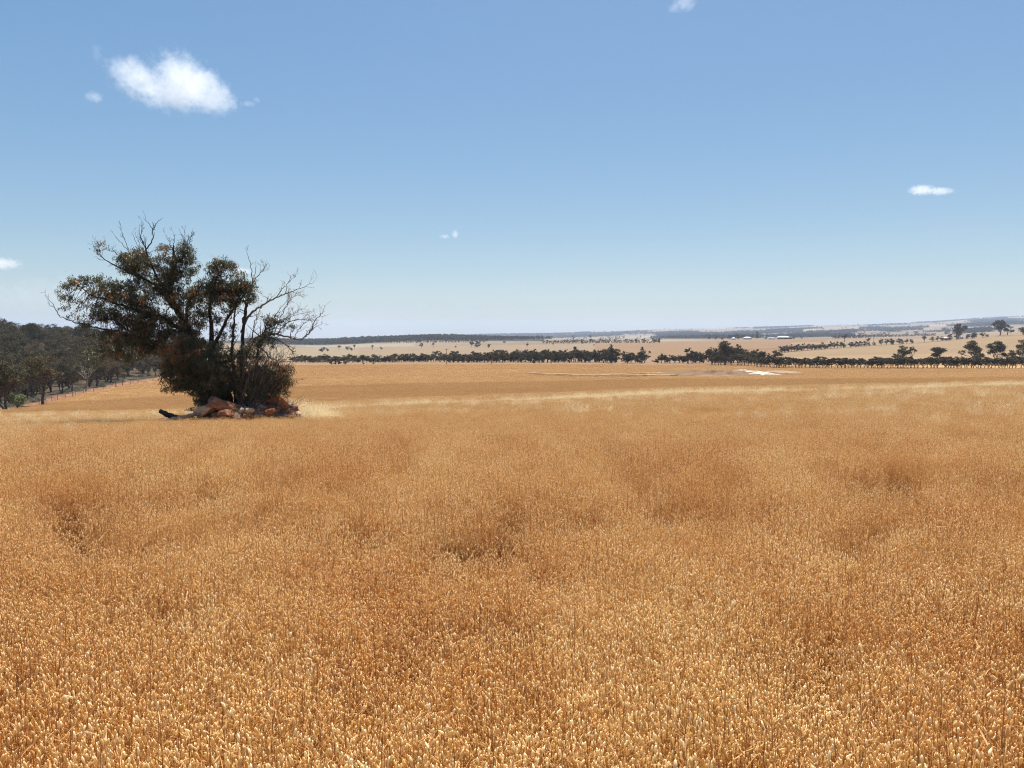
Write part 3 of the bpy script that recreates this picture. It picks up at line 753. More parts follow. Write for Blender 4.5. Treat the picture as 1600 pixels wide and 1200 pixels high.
def tree(name, fam, u, D, hm, label, group=None, wide=1.0, cat='tree', r=np.random.default_rng(77), k=None, dz=0.0, parts=True):
    x, y, z = place(u, D); tm, cm = STY[fam][int(r.integers(0, len(STY[fam]))) if k is None else k]
    sc = hm / 10.0
    e = empty(name, (x, y, z + dz), float(r.uniform(0, 6.28)), (sc * wide, sc * wide, sc))
    tag(e, label, cat, group)
    obj('trunk', tm, e); obj('crown', cm, e)
    return e

rt = np.random.default_rng(91)
# the wood behind the red track, left: nearest trees first
def wood():
    pts = []; lab = 'grey green gum tree in the dark wood behind the red track'; grp = 'gum trees of the wood behind the red track'
    tries = 0
    while len(pts) < 270 and tries < 30000:
        tries += 1
        u = rt.uniform(-70, 345); e0 = float(edge_D(u) + track_w(u)) + 6
        D = e0 + 330 * rt.uniform() ** 1.45
        x = D * (u - 800) / F; gap = 3.6 + D * .009
        if u < 95 and D < e0 + 14: continue
        if any((x - a) ** 2 + (D - b) ** 2 < gap ** 2 for a, b, _ in pts): continue
        pts.append((x, D, u))
    for x, D, u in sorted(pts, key=lambda p: p[1]):
        fam = rt.choice(['wood_umbrella', 'wood_spreading', 'wood_bushy'], p=[.26, .40, .34])
        h = rt.uniform(8.5, 12.5) * (0.86 if D < edge_D(u) + track_w(u) + 25 else 1.0)
        if u > 225: h *= .82
        tree('woodland_tree', fam, u, D, h, {'wood_umbrella': 'flat topped', 'wood_spreading': 'spreading', 'wood_bushy': 'dense rounded'}[str(fam)] + ' dark gum tree ' + ('at the edge of' if D < edge_D(u) + track_w(u) + 25 else 'deep inside') + ' the wood behind the red track', grp, rt.uniform(.95, 1.3), r=rt)
wood()
tree('woodland_tree', 'wood_umbrella', 62, 152, 9.5, 'gum tree with a dark leaning trunk standing on the red track', wide=1.2, r=rt, k=1)
tree('woodland_tree', 'wood_spreading', 6, 134, 9.0, 'gum tree with two dark trunks cut by the picture edge', wide=1.1, r=rt, k=0)
tree('woodland_tree', 'wood_spreading', -22, 132, 9.5, 'gum tree just outside the picture edge by the track', wide=1.2, r=rt, k=2)
tree('small_tree', 'green', 26, 138, 3.4, 'small bright green tree beside the red track', wide=1.15, r=rt)
# dead pale tree inside the wood's edge
def dead_tree():
    r = np.random.default_rng(5); s_ = Soup(); x, y, z = place(133, 206)
    s_.tube(limb((0, 0, -.5), (.3, 0, 3.5), r), np.linspace(.22, .14, 6), 6)
    for k in range(9):
        a = np.array([.3, 0, 3.2]) + r.normal(0, .1, 3); b = a + np.array([r.normal(0, 1.9), r.normal(0, 1.2), r.uniform(2, 5)])
        P = limb(a, b, r, .3, 7); s_.tube(P, np.linspace(.10, .025, 7), 5)
        for _ in range(3):
            q = P[r.integers(3, 6)]; s_.tube(limb(q, q + np.array([r.normal(0, .9), r.normal(0, .6), r.uniform(.4, 1.6)]), r, .3, 4), np.linspace(.04, .012, 4), 4)
    e = empty('dead_tree', (x, y, z)); tag(e, 'pale leafless dead tree at the edge of the wood', 'tree')
    obj('trunk', s_.mesh('dead_tree_trunk', [M['pale_bark']], True), e)
dead_tree()

def bush_mesh(seed, leaf, n=420, ll=.16, flat=.7):
    r = np.random.default_rng(seed); C = r.normal(size=(14, 3)); C /= np.linalg.norm(C, axis=1)[:, None]; C[:, 2] = np.abs(C[:, 2]) * flat; C *= r.uniform(.4, 1, 14)[:, None] ** .5
    k = r.integers(0, 14, n); cen = C[k] * .8 + r.normal(0, .16, (n, 3)); cen[:, 2] = np.maximum(cen[:, 2], .02)
    v, f = leaf_cards(cen, ll, ll * .6, None, r)
    st = Soup()
    for c in C: st.tube(limb((0, 0, -.2), c * .8, r, .2, 4), np.linspace(.04, .012, 4), 4)
    return mesh_arrays('shrub_foliage', v, [f], [leaf], {'tint': np.repeat(r.uniform(0, 1, n), 4)}), st.mesh('shrub_stems', [M['gum_bark']])
BUSH = [bush_mesh(400 + k, M['saltbush']) for k in range(4)]
def shrub(u, D, s_, label, group, k, r, fam=None):
    x, y, z = place(u, D); e = empty('shrub', (x, y, z), float(r.uniform(0, 6.28)), (s_ * r.uniform(1, 1.5), s_ * r.uniform(1, 1.5), s_ * r.uniform(.7, 1)))
    tag(e, label, 'shrub', group); f, st = (fam or BUSH)[k]; obj('foliage', f, e); obj('stems', st, e)
for k in range(95):
    u = rt.uniform(-20, 330) if k % 3 else rt.uniform(120, 260); D = float(edge_D(u) + track_w(u)) - 2 + abs(rt.normal(0, 12))
    shrub(u, D, rt.uniform(.5, 1.25), 'low grey green shrub in the strip between wood and track', 'low shrubs in front of the wood', int(rt.integers(0, 4)), rt)

# fence along the red track: posts and wires
def fence():
    us = [112, 116.5, 129, 145, 161, 180, 190.5, 203, 215, 226, 238, 249]
    us = [60, 70, 79, 88, 100] + us + [262, 275, 290]
    pts = [place(u, float(edge_D(u)) + 2.2) for u in us]
    base = pts[0]; e = empty('wire_fence', base); tag(e, 'low wire fence with dark posts along the red track', 'fence')
    for k, (p, u) in enumerate(zip(pts, us)):
        w = .24 if u == 180 else (.15 if u == 190.5 else .10); h = 1.5 if u in (180, 190.5) else 1.25
        s_ = Soup(); s_.tube([(0, 0, -.5), (0, 0, h * .5), (.02, 0, h)], [w / 2, w / 2, w * .46], 7)
        o = obj('post', s_.mesh('fence_post', [M['post']]), e, Vector(p) - Vector(base)); o.rotation_euler = (rt.normal(0, .03), rt.normal(0, .03), 0)
    for hh in (.35, .7, 1.05):
        s_ = Soup(); s_.tube([np.array(p) - np.array(base) + [0, 0, hh] for p in pts], .012, 4)
        obj('wire', s_.mesh('fence_wire', [M['wire']]), e)
fence()

# trees along the creek
PROF_U = [455, 500, 560, 600, 660, 700, 760, 815, 860, 900, 935, 955, 970, 985, 1003, 1020, 1045, 1062, 1075, 1095, 1110, 1130, 1155, 1200, 1245]
PROF_T = [554, 553, 554, 553, 551, 549, 547, 543, 546, 544, 545, 541, 550, 547, 545, 555, 549, 553, 545, 546, 545, 537, 539, 546, 548]
def creek():
    lab = 'dark green gum tree in the long creek line beyond the oats'; grp = 'gum trees along the creek line'
    for row in range(2):
        u = 452.0
        while u < 1175:
            u += rt.uniform(5.2, 8.2) * (1.0 if row == 0 else 1.15)
            if row == 0 and (1012 < u < 1022 or 966 < u < 974 or 1101 < u < 1106): continue
            if row == 1 and u > 955: continue
            top = np.interp(u, PROF_U, PROF_T) + rt.uniform(-1.5, 5) + (1.5 if row == 0 else 0)
            D = (448 if row == 0 else 478) + rt.uniform(-9, 9) + (25 if u < 700 else 0)
            x, y, z = place(u, D); h = max(3.0, (vtan(top) * D - z) * 1.04)
            fam = rt.choice(['spreading', 'bushy', 'umbrella'], p=[.28, .64, .08])
            tree('creek_tree', fam, u, D, h, lab, grp, np.clip(7.2 / h, 1.1, 1.9) * rt.uniform(.9, 1.15), r=rt)
creek()
def tree_px(name, fam, u, vt, vb, D0, D1, label, group=None, wide=1.0, k=None, D=None):
    if D is None: D = solve_D(u, vb, D0, D1)
    x, y, z = place(u, D); h = vtan(vt) * D - z
    return tree(name, fam, u, D, h * 1.03, label, group, wide, r=rt, k=k)
tree_px('gum_tree', 'upright', 955, 540.5, 567, 430, 450, 'tall pointed tree rising above the creek line', D=432, wide=1.3, k=0)
tree_px('gum_tree', 'upright', 1003, 544, 566, 430, 450, 'upright tree with a gap on both sides in the creek line', D=432, wide=1.2, k=1)
tree_px('gum_tree', 'bushy', 980, 545.5, 566, 430, 450, 'rounded dark tree between the two pointed trees of the creek line', D=433, wide=1.3, k=0)
tree_px('gum_tree', 'spreading', 1075, 543, 566, 430, 450, 'bushy tree at the end of the creek line, beside the gap', D=431, wide=1.1, k=3)
tree_px('gum_tree', 'big', 1132, 535, 570, 430, 450, 'largest broad gum tree where creek line meets the windbreak', D=402, wide=1.45, k=1)
tree_px('gum_tree', 'spreading', 1154, 537, 570, 430, 450, 'tall gum tree beside the largest broad one at the windbreak', D=404, wide=.9, k=2)
tree_px('gum_tree', 'spreading', 1112, 543, 570, 430, 450, 'gum tree on the gap side of the largest broad one', D=406, wide=1.0, k=4)
for k, (u, t_) in enumerate([(1172, 547), (1188, 545), (1200, 547), (1212, 546)]):
    tree_px('gum_tree', 'bushy', u, t_, 566, 400, 450, 'dark rounded tree behind the start of the windbreak', 'rounded trees behind the windbreak start', D=430, wide=1.4)
# loners in front of the creek line
tree_px('gum_tree', 'umbrella', 768, 552, 568, 380, 440, 'small lone tree with a bare trunk in front of the creek line', D=408, wide=1.0, k=2)
tree_px('gum_tree', 'bushy', 834, 561, 568, 380, 440, 'small dark tree in front of the creek line, first of three', D=405, wide=1.1, k=1)
tree_px('gum_tree', 'umbrella', 843, 558, 568, 380, 440, 'small tree in front of the creek line, middle of three', D=406, wide=1.0, k=0)
tree_px('gum_tree', 'umbrella', 862, 559, 568, 380, 440, 'small tree in front of the creek line, farthest right of three', D=407, wide=1.0, k=3)
for u, t_ in ((517, 563), (524, 564), (530, 562), (540, 563), (568, 566), (584, 565.5)):
    tree_px('bush', 'bushy', u, t_, 569, 390, 430, 'low dark bush at the far edge of the oat field' if u < 550 else ('tiny dark bush alone on the far edge of the oats, ' + ('nearer the big tree' if u < 575 else 'farther from the big tree')),
            'low bushes at the far edge of the oats' if u < 550 else None, wide=1.3, D=402)

# the windbreak on the right
def windbreak():
    lab = 'small dark headed tree with bare legs in the windbreak'; grp = 'trees of the windbreak along the far field edge'
    u = 1108.0
    while u < 1660:
        u += rt.uniform(4.2, 6.2)
        base = np.interp(u, [1110, 1200, 1300, 1480, 1660], [571.5, 575.5, 577.5, 579, 578]); D = solve_D(u, base - 1, 330, 392) if u > 1180 else np.interp(u, [1110, 1180], [388, 374])
        D += rt.uniform(-3, 3)
        h = (16.5 + rt.uniform(-2.5, 2.0) + (1 if u > 1400 else 0)) / F * D
        if rt.uniform() < .06: continue
        tree('windbreak_tree', 'windbreak', u, D, h, lab, grp, rt.uniform(.8, 1.5) * 1.2, r=rt)
windbreak()
# big gums on the slope behind the windbreak
for (u, t_, D, wide, fam, k, lab) in [
    (1409, 541, 415, 1.05, 'big', 0, 'sparse gum tree with reddish leaves behind the windbreak, leftmost of five'),
    (1424, 542, 417, .75, 'umbrella', 3, 'thin gum tree beside the reddish one behind the windbreak'),
    (1464, 541.5, 413, 1.2, 'big', 3, 'compact dark gum tree behind the windbreak, second of five'),
    (1500, 555, 410, 1.4, 'bushy', 3, 'low round shrubby tree just above the windbreak'),
    (1518, 534, 416, 1.25, 'big', 1, 'open gum tree with gaps in its crown behind the windbreak, third of five'),
    (1531, 545, 418, .9, 'spreading', 3, 'lower gum tree touching the open crowned one'),
    (1557, 534, 415, 1.3, 'big', 2, 'tall rounded gum tree behind the windbreak, fourth of five'),
    (1598, 532, 413, 1.2, 'big', 0, 'gum tree cut by the picture edge behind the windbreak')]:
    tree_px('gum_tree', fam, u, t_, 560, 0, 0, lab, None, wide, k, D)
# trees along the boundary that climbs the right hill
def b1_D(u): return float(np.interp(u, [1200, 1300, 1400, 1500, 1600], [660, 770, 880, 960, 1010]))
u = 1216.0
while u < 1312:
    u += rt.uniform(3.8, 6.0); D = b1_D(u) + rt.uniform(0, 10); tree('hillside_tree', rt.choice(['bushy', 'spreading']), u, D, rt.uniform(5.6, 7.6), 'grey green tree in the close row climbing the right hill', 'close row of trees climbing the right hill', 1.05, r=rt)
for (a, b, h, n, lab) in [(1318, 1328, 6, 2, 'pair of rounded trees at the top of the close row'), (1331, 1350, 6.4, 4, 'tree of the four that follow the close row on the hill'),
                          (1357, 1365, 4.6, 2, 'small thin tree after the four on the hill boundary'), (1376, 1393, 7.4, 3, 'tree of the dense clump of three on the hill boundary'),
                          (1392, 1404, 7.6, 2, 'taller tree beside the dense clump of three'), (1408, 1424, 6.4, 3, 'low round tree in the last clump before the lone tree'),
                          (1456, 1471, 6.5, 3, 'round tree in the clump right of the lone tree'), (1477, 1478, 4, 1, 'tiny tree between two clumps on the hill boundary'),
                          (1484, 1494, 8.8, 2, 'broad dark tree below the tall gum on the hill'), (1511, 1521, 8.0, 2, 'broad tree in the upper clump on the hill boundary'),
                          (1519, 1520, 9.2, 1, 'taller tree in the upper clump on the hill boundary'), (1534, 1535, 8, 1, 'single round tree past the upper clump'), (1541, 1542, 5, 1, 'last small tree of the hill boundary')]:
    for k in range(n):
        u = a if n == 1 else a + (b - a) * k / (n - 1)
        tree('hillside_tree', rt.choice(['bushy', 'spreading']), u, b1_D(u) + 4 + rt.uniform(0, 6), h * rt.uniform(.9, 1.05), lab, None if n == 1 else lab.split(' of ')[0] + ' group on the hill', 1.1, r=rt)
tree('hillside_tree', 'umbrella', 1443, b1_D(1443) + 5, 8.2, 'lone tree with a clear trunk on the hill boundary', wide=1.2, r=rt, k=0)
tree_px('hillside_tree', 'umbrella', 1319, 521, 534.5, 700, 1500, 'dark lone gum tree with a spreading head in the paddock above the row', wide=1.25, k=1)
tree_px('hillside_tree', 'bushy', 1356, 527, 534, 700, 1500, 'small round tree in the paddock beside the pole', wide=1.3)
tree_px('hillside_tree', 'big', 1496, 506, 521, 700, 1500, 'tall gum tree with a broken crown against the far hills', wide=1.15, D=1010)
tree_px('hillside_tree', 'big', 1561, 499, 518, 700, 1500, 'large spreading gum tree on the far right skyline', wide=1.15, D=1060)
tree_px('hillside_tree', 'spreading', 1573, 506, 518, 700, 1500, 'lower gum tree joined to the large spreading one', wide=1.0, D=1064)
tree_px('hillside_tree', 'bushy', 1598, 508, 521, 700, 1500, 'dark round tree cut by the picture edge on the right skyline', wide=1.3, D=1015)
# pale paddocks across the creek, left half
for (u, t_, b_, fam, w, lab) in [
    (503, 541, 550, 'bushy', 1.5, 'broad tree in the pale paddock nearest the big tree'), (512, 543, 549, 'bushy', 1.2, 'low tree touching the broad one in the pale paddock'),
    (530, 539, 547, 'umbrella', 1.1, 'tree at the wood edge in the pale paddock'), (543, 540, 547, 'bushy', 1.2, 'first of a pair of trees in the pale paddock'),
    (549, 542, 548, 'bushy', 1.2, 'second lower tree of a pair in the pale paddock'), (554, 538, 546, 'umbrella', 1.0, 'thin tree just past the pair in the pale paddock'),
    (582, 539, 547, 'umbrella', .9, 'lone narrow tree in the pale paddock'), (596, 541, 546.5, 'bushy', 1.0, 'small lone tree right of the narrow one'),
    (659, 535.5, 543.5, 'spreading', 1.0, 'open crowned lone tree on the pale hillside'), (677, 535.5, 543.5, 'umbrella', .9, 'dark lone tree beside the open crowned one'),
    (712, 540, 543, 'bushy', 1.4, 'low dark bush alone on the pale hillside'), (737, 532, 542, 'spreading', 1.1, 'pale tree joining the ridge wood'),
    (746, 532, 542.5, 'bushy', 1.3, 'round dark tree standing out from the ridge wood'), (764, 536, 543.5, 'bushy', 1.0, 'tree right of the round dark one below the ridge'),
    (788, 531.5, 536, 'bushy', 1.3, 'small tree near the end of the ridge wood'), (824, 535, 541.5, 'spreading', 1.0, 'lone bare looking tree below the end of the ridge'),
    (864, 535.5, 541, 'umbrella', .9, 'lone tree in the pale valley paddock'), (910, 533, 537, 'bushy', 1.6, 'low tree in the valley paddock right of the lone one'),
    (928, 537.5, 540, 'bushy', 1.5, 'low bush in the valley paddock'), (1022, 527, 536, 'bushy', 1.3, 'tall dark tree group leader on the orange field edge'),
    (1029, 527, 536, 'bushy', 1.2, 'second tall tree on the orange field edge'), (1015, 533, 536.5, 'bushy', 1.4, 'low bush at the foot of the tall pair on the field edge')]:
    tree_px('paddock_tree', fam, u, t_, b_, 600, 1850, lab, None, w)
for k, (u, t_) in enumerate([(1108, 525), (1118, 524), (1140, 521), (1147, 522), (1153, 520), (1162, 520.5), (1168, 523)]):
    tree_px('homestead_tree', 'bushy', u, t_, 529.5, 1300, 2200, 'dark tree sheltering the white homestead', 'trees round the homestead', 1.1, D=1760)
tree_px('homestead_tree', 'upright', 1182, 518, 530, 1300, 2200, 'tall dark pine beside the homestead', None, 1.35, D=1700)
for u in (1240, 1252, 1196, 1204, 1128):
    tree_px('homestead_tree', 'bushy', u, 526.5, 530, 1300, 2200, 'low bush on the farmyard ground line', 'low bushes around the farm sheds', 1.6, D=1650)

# woods too thick to count: the left ridge and the far hills
def woods():
    coll = bpy.data.collections.new('far_tree_kinds')
    def tint_of(me): return [a for a in me.attributes if a.name == 'tint'][0]
    for k, (tm, cm) in enumerate(STY['far'] + STY['far_sp']):
        n = len(cm.vertices); co = np.empty(n * 3, np.float32); cm.vertices.foreach_get('co', co)
        nt_ = len(tm.vertices); ct = np.empty(nt_ * 3, np.float32); tm.vertices.foreach_get('co', ct)
        fa = np.array([p.vertices[:] for p in cm.polygons]); 
        lp = [p.vertices[:] for p in tm.polygons if len(p.vertices) == 4]; l3 = [p.vertices[:] for p in tm.polygons if len(p.vertices) == 3]
        me = mesh_arrays('far_tree', np.vstack([co.reshape(-1, 3), ct.reshape(-1, 3)]), [fa, np.array(lp) + n, np.array(l3) + n], [M['gum_leaf'], M['gum_bark']],
                         {'tint': np.concatenate([np.full(n, .4), np.full(nt_, .5)])})
        mi = np.zeros(len(me.polygons), np.int32); mi[len(fa):] = 1; me.polygons.foreach_set('material_index', mi)
        coll.objects.link(bpy.data.objects.new('far_tree_%d' % k, me))
    P = []; Sc = []
    n = 5200; u = rt.uniform(380, 862, n); D = rt.uniform(1890, 2500, n)
    wob = vnoise(u * 3, D, 60, 5); low = np.interp(u, [380, 560, 700, 760, 862], [1930, 1900, 1890, 2000, 2200])
    k = (D > low + 60 * (wob - .5)) & ~((u > 780) & (rt.uniform(size=n) < (u - 780) / 110)); u = u[k]; D = D[k]
    P.append((u, D, rt.uniform(.75, 1.15, len(u))))
    n = 52000; D = 2500 + 6200 * rt.uniform(size=n) ** 1.1; u = rt.uniform(380, 1660, n); x = D * (u - 800) / F
    pm = vnoise(u * 3.2, np.log(D) * 1500, 260, 12, 3); k = (pm > .57 + .08 * (1 - smooth(3000, 5000, D))) | (rt.uniform(size=n) < .012); u = u[k]; D = D[k]; P.append((u, D, rt.uniform(1.0, 1.7, len(u))))
    # thin lines of trees along far fences
    for (ua, va, ub, vb, n_, s_) in [(1302, 529, 1460, 524.5, 110, .8), (850, 536.5, 1010, 535.5, 60, .8), (1235, 521, 1290, 520, 50, 1.2), (1330, 515, 1440, 516, 120, 1.5), (1440, 519.5, 1560, 515.5, 90, 1.0), (600, 536, 760, 534.5, 60, .7)]:
        uu = np.linspace(ua, ub, n_) + rt.normal(0, 1, n_); vv = va + (vb - va) * (uu - ua) / (ub - ua)
        DD = np.array([solve_D(a, b, 1100, 4200) for a, b in zip(uu, vv)]) + rt.uniform(-12, 12, n_); P.append((uu, DD, s_ * rt.uniform(.7, 1.2, n_)))
    u = np.concatenate([p[0] for p in P]); D = np.concatenate([p[1] for p in P]); s_ = np.concatenate([p[2] for p in P])
    x = D * (u - 800) / F; z = ground(x, D) + (vnoise(x, D, 500, 9, 3) - .5) * 14 * smooth(2600, 5000, D) - .3
    n = len(x); scatter('far_woods', 'blue grey woods covering the far ridges', np.stack([x, D, z], 1), np.stack([np.zeros(n), np.zeros(n), rt.uniform(0, 6.28, n)], 1),
                        np.stack([s_ * 1.15, s_ * 1.15, s_], 1), rt.integers(0, 7, n), coll)
    print('WOODS', n)
woods()

# ------------------------------------------------------------------ farm buildings, poles
def gable(name, label, cat, u, v, D, w, dep, hw, hr, rz, wall, roof, openings=(), hip=False):
    x, y, z = place(u, D); e = empty(name, (x, y, z), rz); tag(e, label, cat)
    s_ = Soup(); t_ = .15
    V = [[-w/2, -dep/2, -1], [w/2, -dep/2, -1], [w/2, dep/2, -1], [-w/2, dep/2, -1], [-w/2, -dep/2, hw], [w/2, -dep/2, hw], [w/2, dep/2, hw], [-w/2, dep/2, hw]]
    if not hip:
        V += [[-w/2, 0, hw + hr - .05], [w/2, 0, hw + hr - .05]]
        s_.add(V, [[4, 7, 8], [5, 9, 6]], [[0, 1, 5, 4], [1, 2, 6, 5], [2, 3, 7, 6], [3, 0, 4, 7]])
    else: s_.add(V, None, [[0, 1, 5, 4], [1, 2, 6, 5], [2, 3, 7, 6], [3, 0, 4, 7]])
    obj('wall', s_.mesh('building_wall', [wall]), e)
    s_ = Soup(); o_ = .5; a, b = w/2 + o_, dep/2 + o_; rl = w/2 + o_ if not hip else max(.6, w/2 - dep/2)
    for q in (0, t_):
        pass
    top = [[-a, -b, hw - .12], [a, -b, hw - .12], [a, b, hw - .12], [-a, b, hw - .12], [-rl, 0, hw + hr], [rl, 0, hw + hr]]
    bot = [[p[0], p[1], p[2] - t_] for p in top]
    s_.add(top + bot, [[0, 4, 3], [1, 2, 5], [6, 9, 10], [7, 11, 8]], [[0, 1, 5, 4], [2, 3, 4, 5], [6, 10, 11, 7], [8, 11, 10, 9], [0, 6, 7, 1], [1, 7, 8, 2], [2, 8, 9, 3], [3, 9, 6, 0]])
    obj('roof', s_.mesh('building_roof', [roof]), e)
    for (ox, oz, ow, oh, nm) in openings:
        q = Soup(); q.box((ox, -dep/2 - .03, oz), (ow, .12, oh)); obj(nm, q.mesh('building_' + nm, [M['opening']]), e)
    return e
gable('farm_shed', 'long dark farm shed with a white sheet roof on the far hill', 'shed', 1223, 528, 1640, 21, 12, 3.6, 2.6, .12, M['wall_dark'], M['roof_white'], [(-6, 1.6, 5, 3.2, 'door'), (1, 1.6, 5, 3.2, 'door'), (8, 1.6, 3, 3.2, 'door')])
gable('farm_shed', 'low lean-to at the dark end of the white roofed shed', 'shed', 1233, 528, 1646, 8, 9, 3.2, 1.6, .12, M['wall_dark'], M['wall_dark'], [(0, 1.4, 3, 2.8, 'door')])
gable('farm_house', 'long white roofed homestead between dark trees', 'house', 1167, 530, 1690, 17, 9, 3.0, 2.6, -.05, M['wall_pale'], M['roof_white'], [(-6, 1.6, 1.6, 1.4, 'window'), (-2, 1.3, 1.2, 2.2, 'door'), (2, 1.6, 1.6, 1.4, 'window'), (6, 1.6, 1.6, 1.4, 'window')], True)
gable('farm_shed', 'small shed with a white peaked roof left of the homestead', 'shed', 1145.5, 530, 1685, 6.5, 6.5, 2.4, 2.8, .2, M['wall_dark'], M['roof_white'], [(0, 1.2, 2, 2.2, 'door')], True)
gable('farm_shed', 'low grey roofed shed between homestead and long shed', 'shed', 1205, 531, 1640, 13, 7, 2.2, 1.3, -.1, M['wall_pale'], M['wall_pale'], [(-3, 1.1, 3, 2, 'door')])
gable('farm_shed', 'white shed behind the round trees on the right hill', 'shed', 1475, 528, 985, 9, 5, 2.6, 1.3, .1, M['wall_pale'], M['roof_white'], [(1, 1.2, 2, 2.2, 'door')])
gable('farm_shed', 'small white shed below the tall gum on the right hill', 'shed', 1501, 525, 1000, 3.4, 3, 2.2, 1.0, .1, M['wall_pale'], M['roof_white'], [(0, 1.0, 1, 1.8, 'door')])
def pole(u, D, h, label, arm=True):
    x, y, z = place(u, D); e = empty('power_pole', (x, y, z)); tag(e, label, 'pole')
    s_ = Soup(); s_.tube([(0, 0, -.6), (0, 0, h * .5), (0, 0, h)], [.17, .15, .11], 8); obj('mast', s_.mesh('pole_mast', [M['post']]), e)
    if arm:
        q = Soup(); q.box((0, -.16, h - .5), (1.9, .1, .14)); c = obj('crossarm', q.mesh('pole_crossarm', [M['post']]), e)
        for dx in (-.8, 0, .8):
            i = Soup(); i.tube([(dx, -.16, h - .43), (dx, -.16, h - .2)], [.06, .04], 6); obj('insulator', i.mesh('pole_insulator', [M['steel']]), c)
pole(698, 399, 8.0, 'dark power pole standing at the far edge of the oats')
pole(1364, solve_D(1364, 534, 700, 1500), 8.0, 'thin pole in the paddock beside the small round tree')
pole(1328, b1_D(1326) - 12, 5.5, 'short pole at the foot of the hill boundary trees', False)

# bare sandy mound with its white patch, and the two wheel ruts leading to it
def draped(name, label, pts_fn, nu, nv, mat, lift, kind='structure', attrs=None):
    P = []
    for i in range(nu):
        for j in range(nv): P.append(pts_fn(i / (nu - 1), j / (nv - 1)))
    P = np.array(P); i = np.arange(nu - 1)[:, None] * nv; j = np.arange(nv - 1)[None]
    f = np.stack([i + j, i + j + 1, i + nv + j + 1, i + nv + j], -1).reshape(-1, 4)
    o = obj(name, mesh_arrays(name, P, [f], [mat], None, True)); tag(o, label, kind=kind); return o
M['sand'] = solid_mat('sandy_earth', (0.055, 0.028, 0.011), (0.185, 0.110, 0.055), .22, .95, .9, .8, detail=10, dist=.4)
M['white_sand'] = solid_mat('white_salt_sand', (0.14, 0.10, 0.06), (0.50, 0.47, 0.42), .3, .95, .6, .9, detail=10, dist=.3)
M['rut'] = solid_mat('pale_rut_sand', (0.17, 0.11, 0.06), (0.28, 0.195, 0.115), .3, .95, .3, 1, dist=.2)
MC = place(1125, 238)
def mound(uc, Dc, ru, rd, h, name, label, mat, seed, lumps=.35):
    cx = Dc * (uc - 800) / F; rx = ru / F * Dc
    def fn(a, b):
        an = a * 2 * math.pi; q = b
        edge = 1 + .12 * math.sin(3 * an + seed) + .08 * math.sin(7 * an + seed * 2) + .05 * math.sin(13 * an)
        x = cx + rx * q * edge * math.cos(an); y = Dc + rd * q * edge * math.sin(an)
        z = gz(x, y) + h * (1 - q ** 2) + (vnoise(np.array([x]), np.array([y]), 3.2, seed)[0] - .5) * lumps * (1 - q ** 3) * 2 - .12 * (q > .98)
        return (x, y, z)
    return draped(name, label, fn, 150, 26, mat, 0)
mound(1118, 238, 108, 30, .62, 'earth_mound', 'bare brown sandy mound lying in the far oats', M['sand'], 3, .95)
mound(1163, 240, 32, 25, .98, 'sand_patch', 'white sand patch on the bare mound', M['white_sand'], 5, .30)
mound(1215, 244, 34, 8, .75, 'sand_patch', 'pale tail of sand past the white patch', M['rut'], 8, .15)
def track(u0, v0, u1, v1, wid, name, label, mat, lift, bow=0.0):
    def fn(a, b):
        u = u0 + (u1 - u0) * a; v = v0 + (v1 - v0) * a + bow * math.sin(a * math.pi); D = solve_D(u, v, 150, 350) + (b - .5) * wid * (1 + .5 * math.sin(a * 23 + b * 3)) ; x = D * (u - 800) / F
        return (x, D, gz(x, D) + lift)
    return draped(name, label, fn, 120, 4, mat, 0)
track(825, 583.5, 1060, 586.5, 5.0, 'rut', 'pale rut curving through the far oats to the mound', M['rut'], .34, 2.2)
track(835, 585.3, 1010, 588.2, 2.2, 'rut', 'dark bank beside the pale rut in the far oats', M['sand'], .46, 2.0)
track(930, 586.8, 1065, 583.0, 3.0, 'rut', 'second pale rut joining the mound', M['rut'], .36, -.6)

# ------------------------------------------------------------------ rock pile, log, big tree
RD0, RD1 = 22.75, 24.5
def pile_z(x, y):
    u = 800 + F * x / y
    g = gz(x, y); t_ = smooth(RD0 - .1, RD1, y)
    vtop = 653 - 19 * float(t_) + 1.5 * math.sin(x * 7) + 2 * math.sin(x * 3 + y * 5)
    z = y * vtan(vtop)
    e = 1 - smooth(.72, 1.0, math.hypot((x - ROCKS_C[0]) / 1.95, (y - 24.15) / 1.75))
    return g + (max(z, g + .05) - g) * float(e)
M['dirt'] = solid_mat('brown_rubbly_earth', (0.14, 0.075, 0.043), (0.40, 0.23, 0.14), 5, .95, .9, 20, dist=.06)
def pile():
    P = []; n = 90
    xs = np.linspace(ROCKS_C[0] - 2.6, ROCKS_C[0] + 2.6, n); ys = np.linspace(22.3, 26.0, 64)
    for y in ys:
        for x in xs: P.append((x, y, pile_z(x, y) + .03 + .05 * (vnoise(np.array([x]), np.array([y]), .25, 41)[0] - .5)))
    i = np.arange(len(ys) - 1)[:, None] * n; j = np.arange(n - 1)[None]; f = np.stack([i + j, i + j + 1, i + n + j + 1, i + n + j], -1).reshape(-1, 4)
    o = obj('earth_bank', mesh_arrays('earth_bank', P, [f], [M['dirt']], None, True)); tag(o, 'low bank of rubbly brown earth under the big tree', kind='structure')
pile()

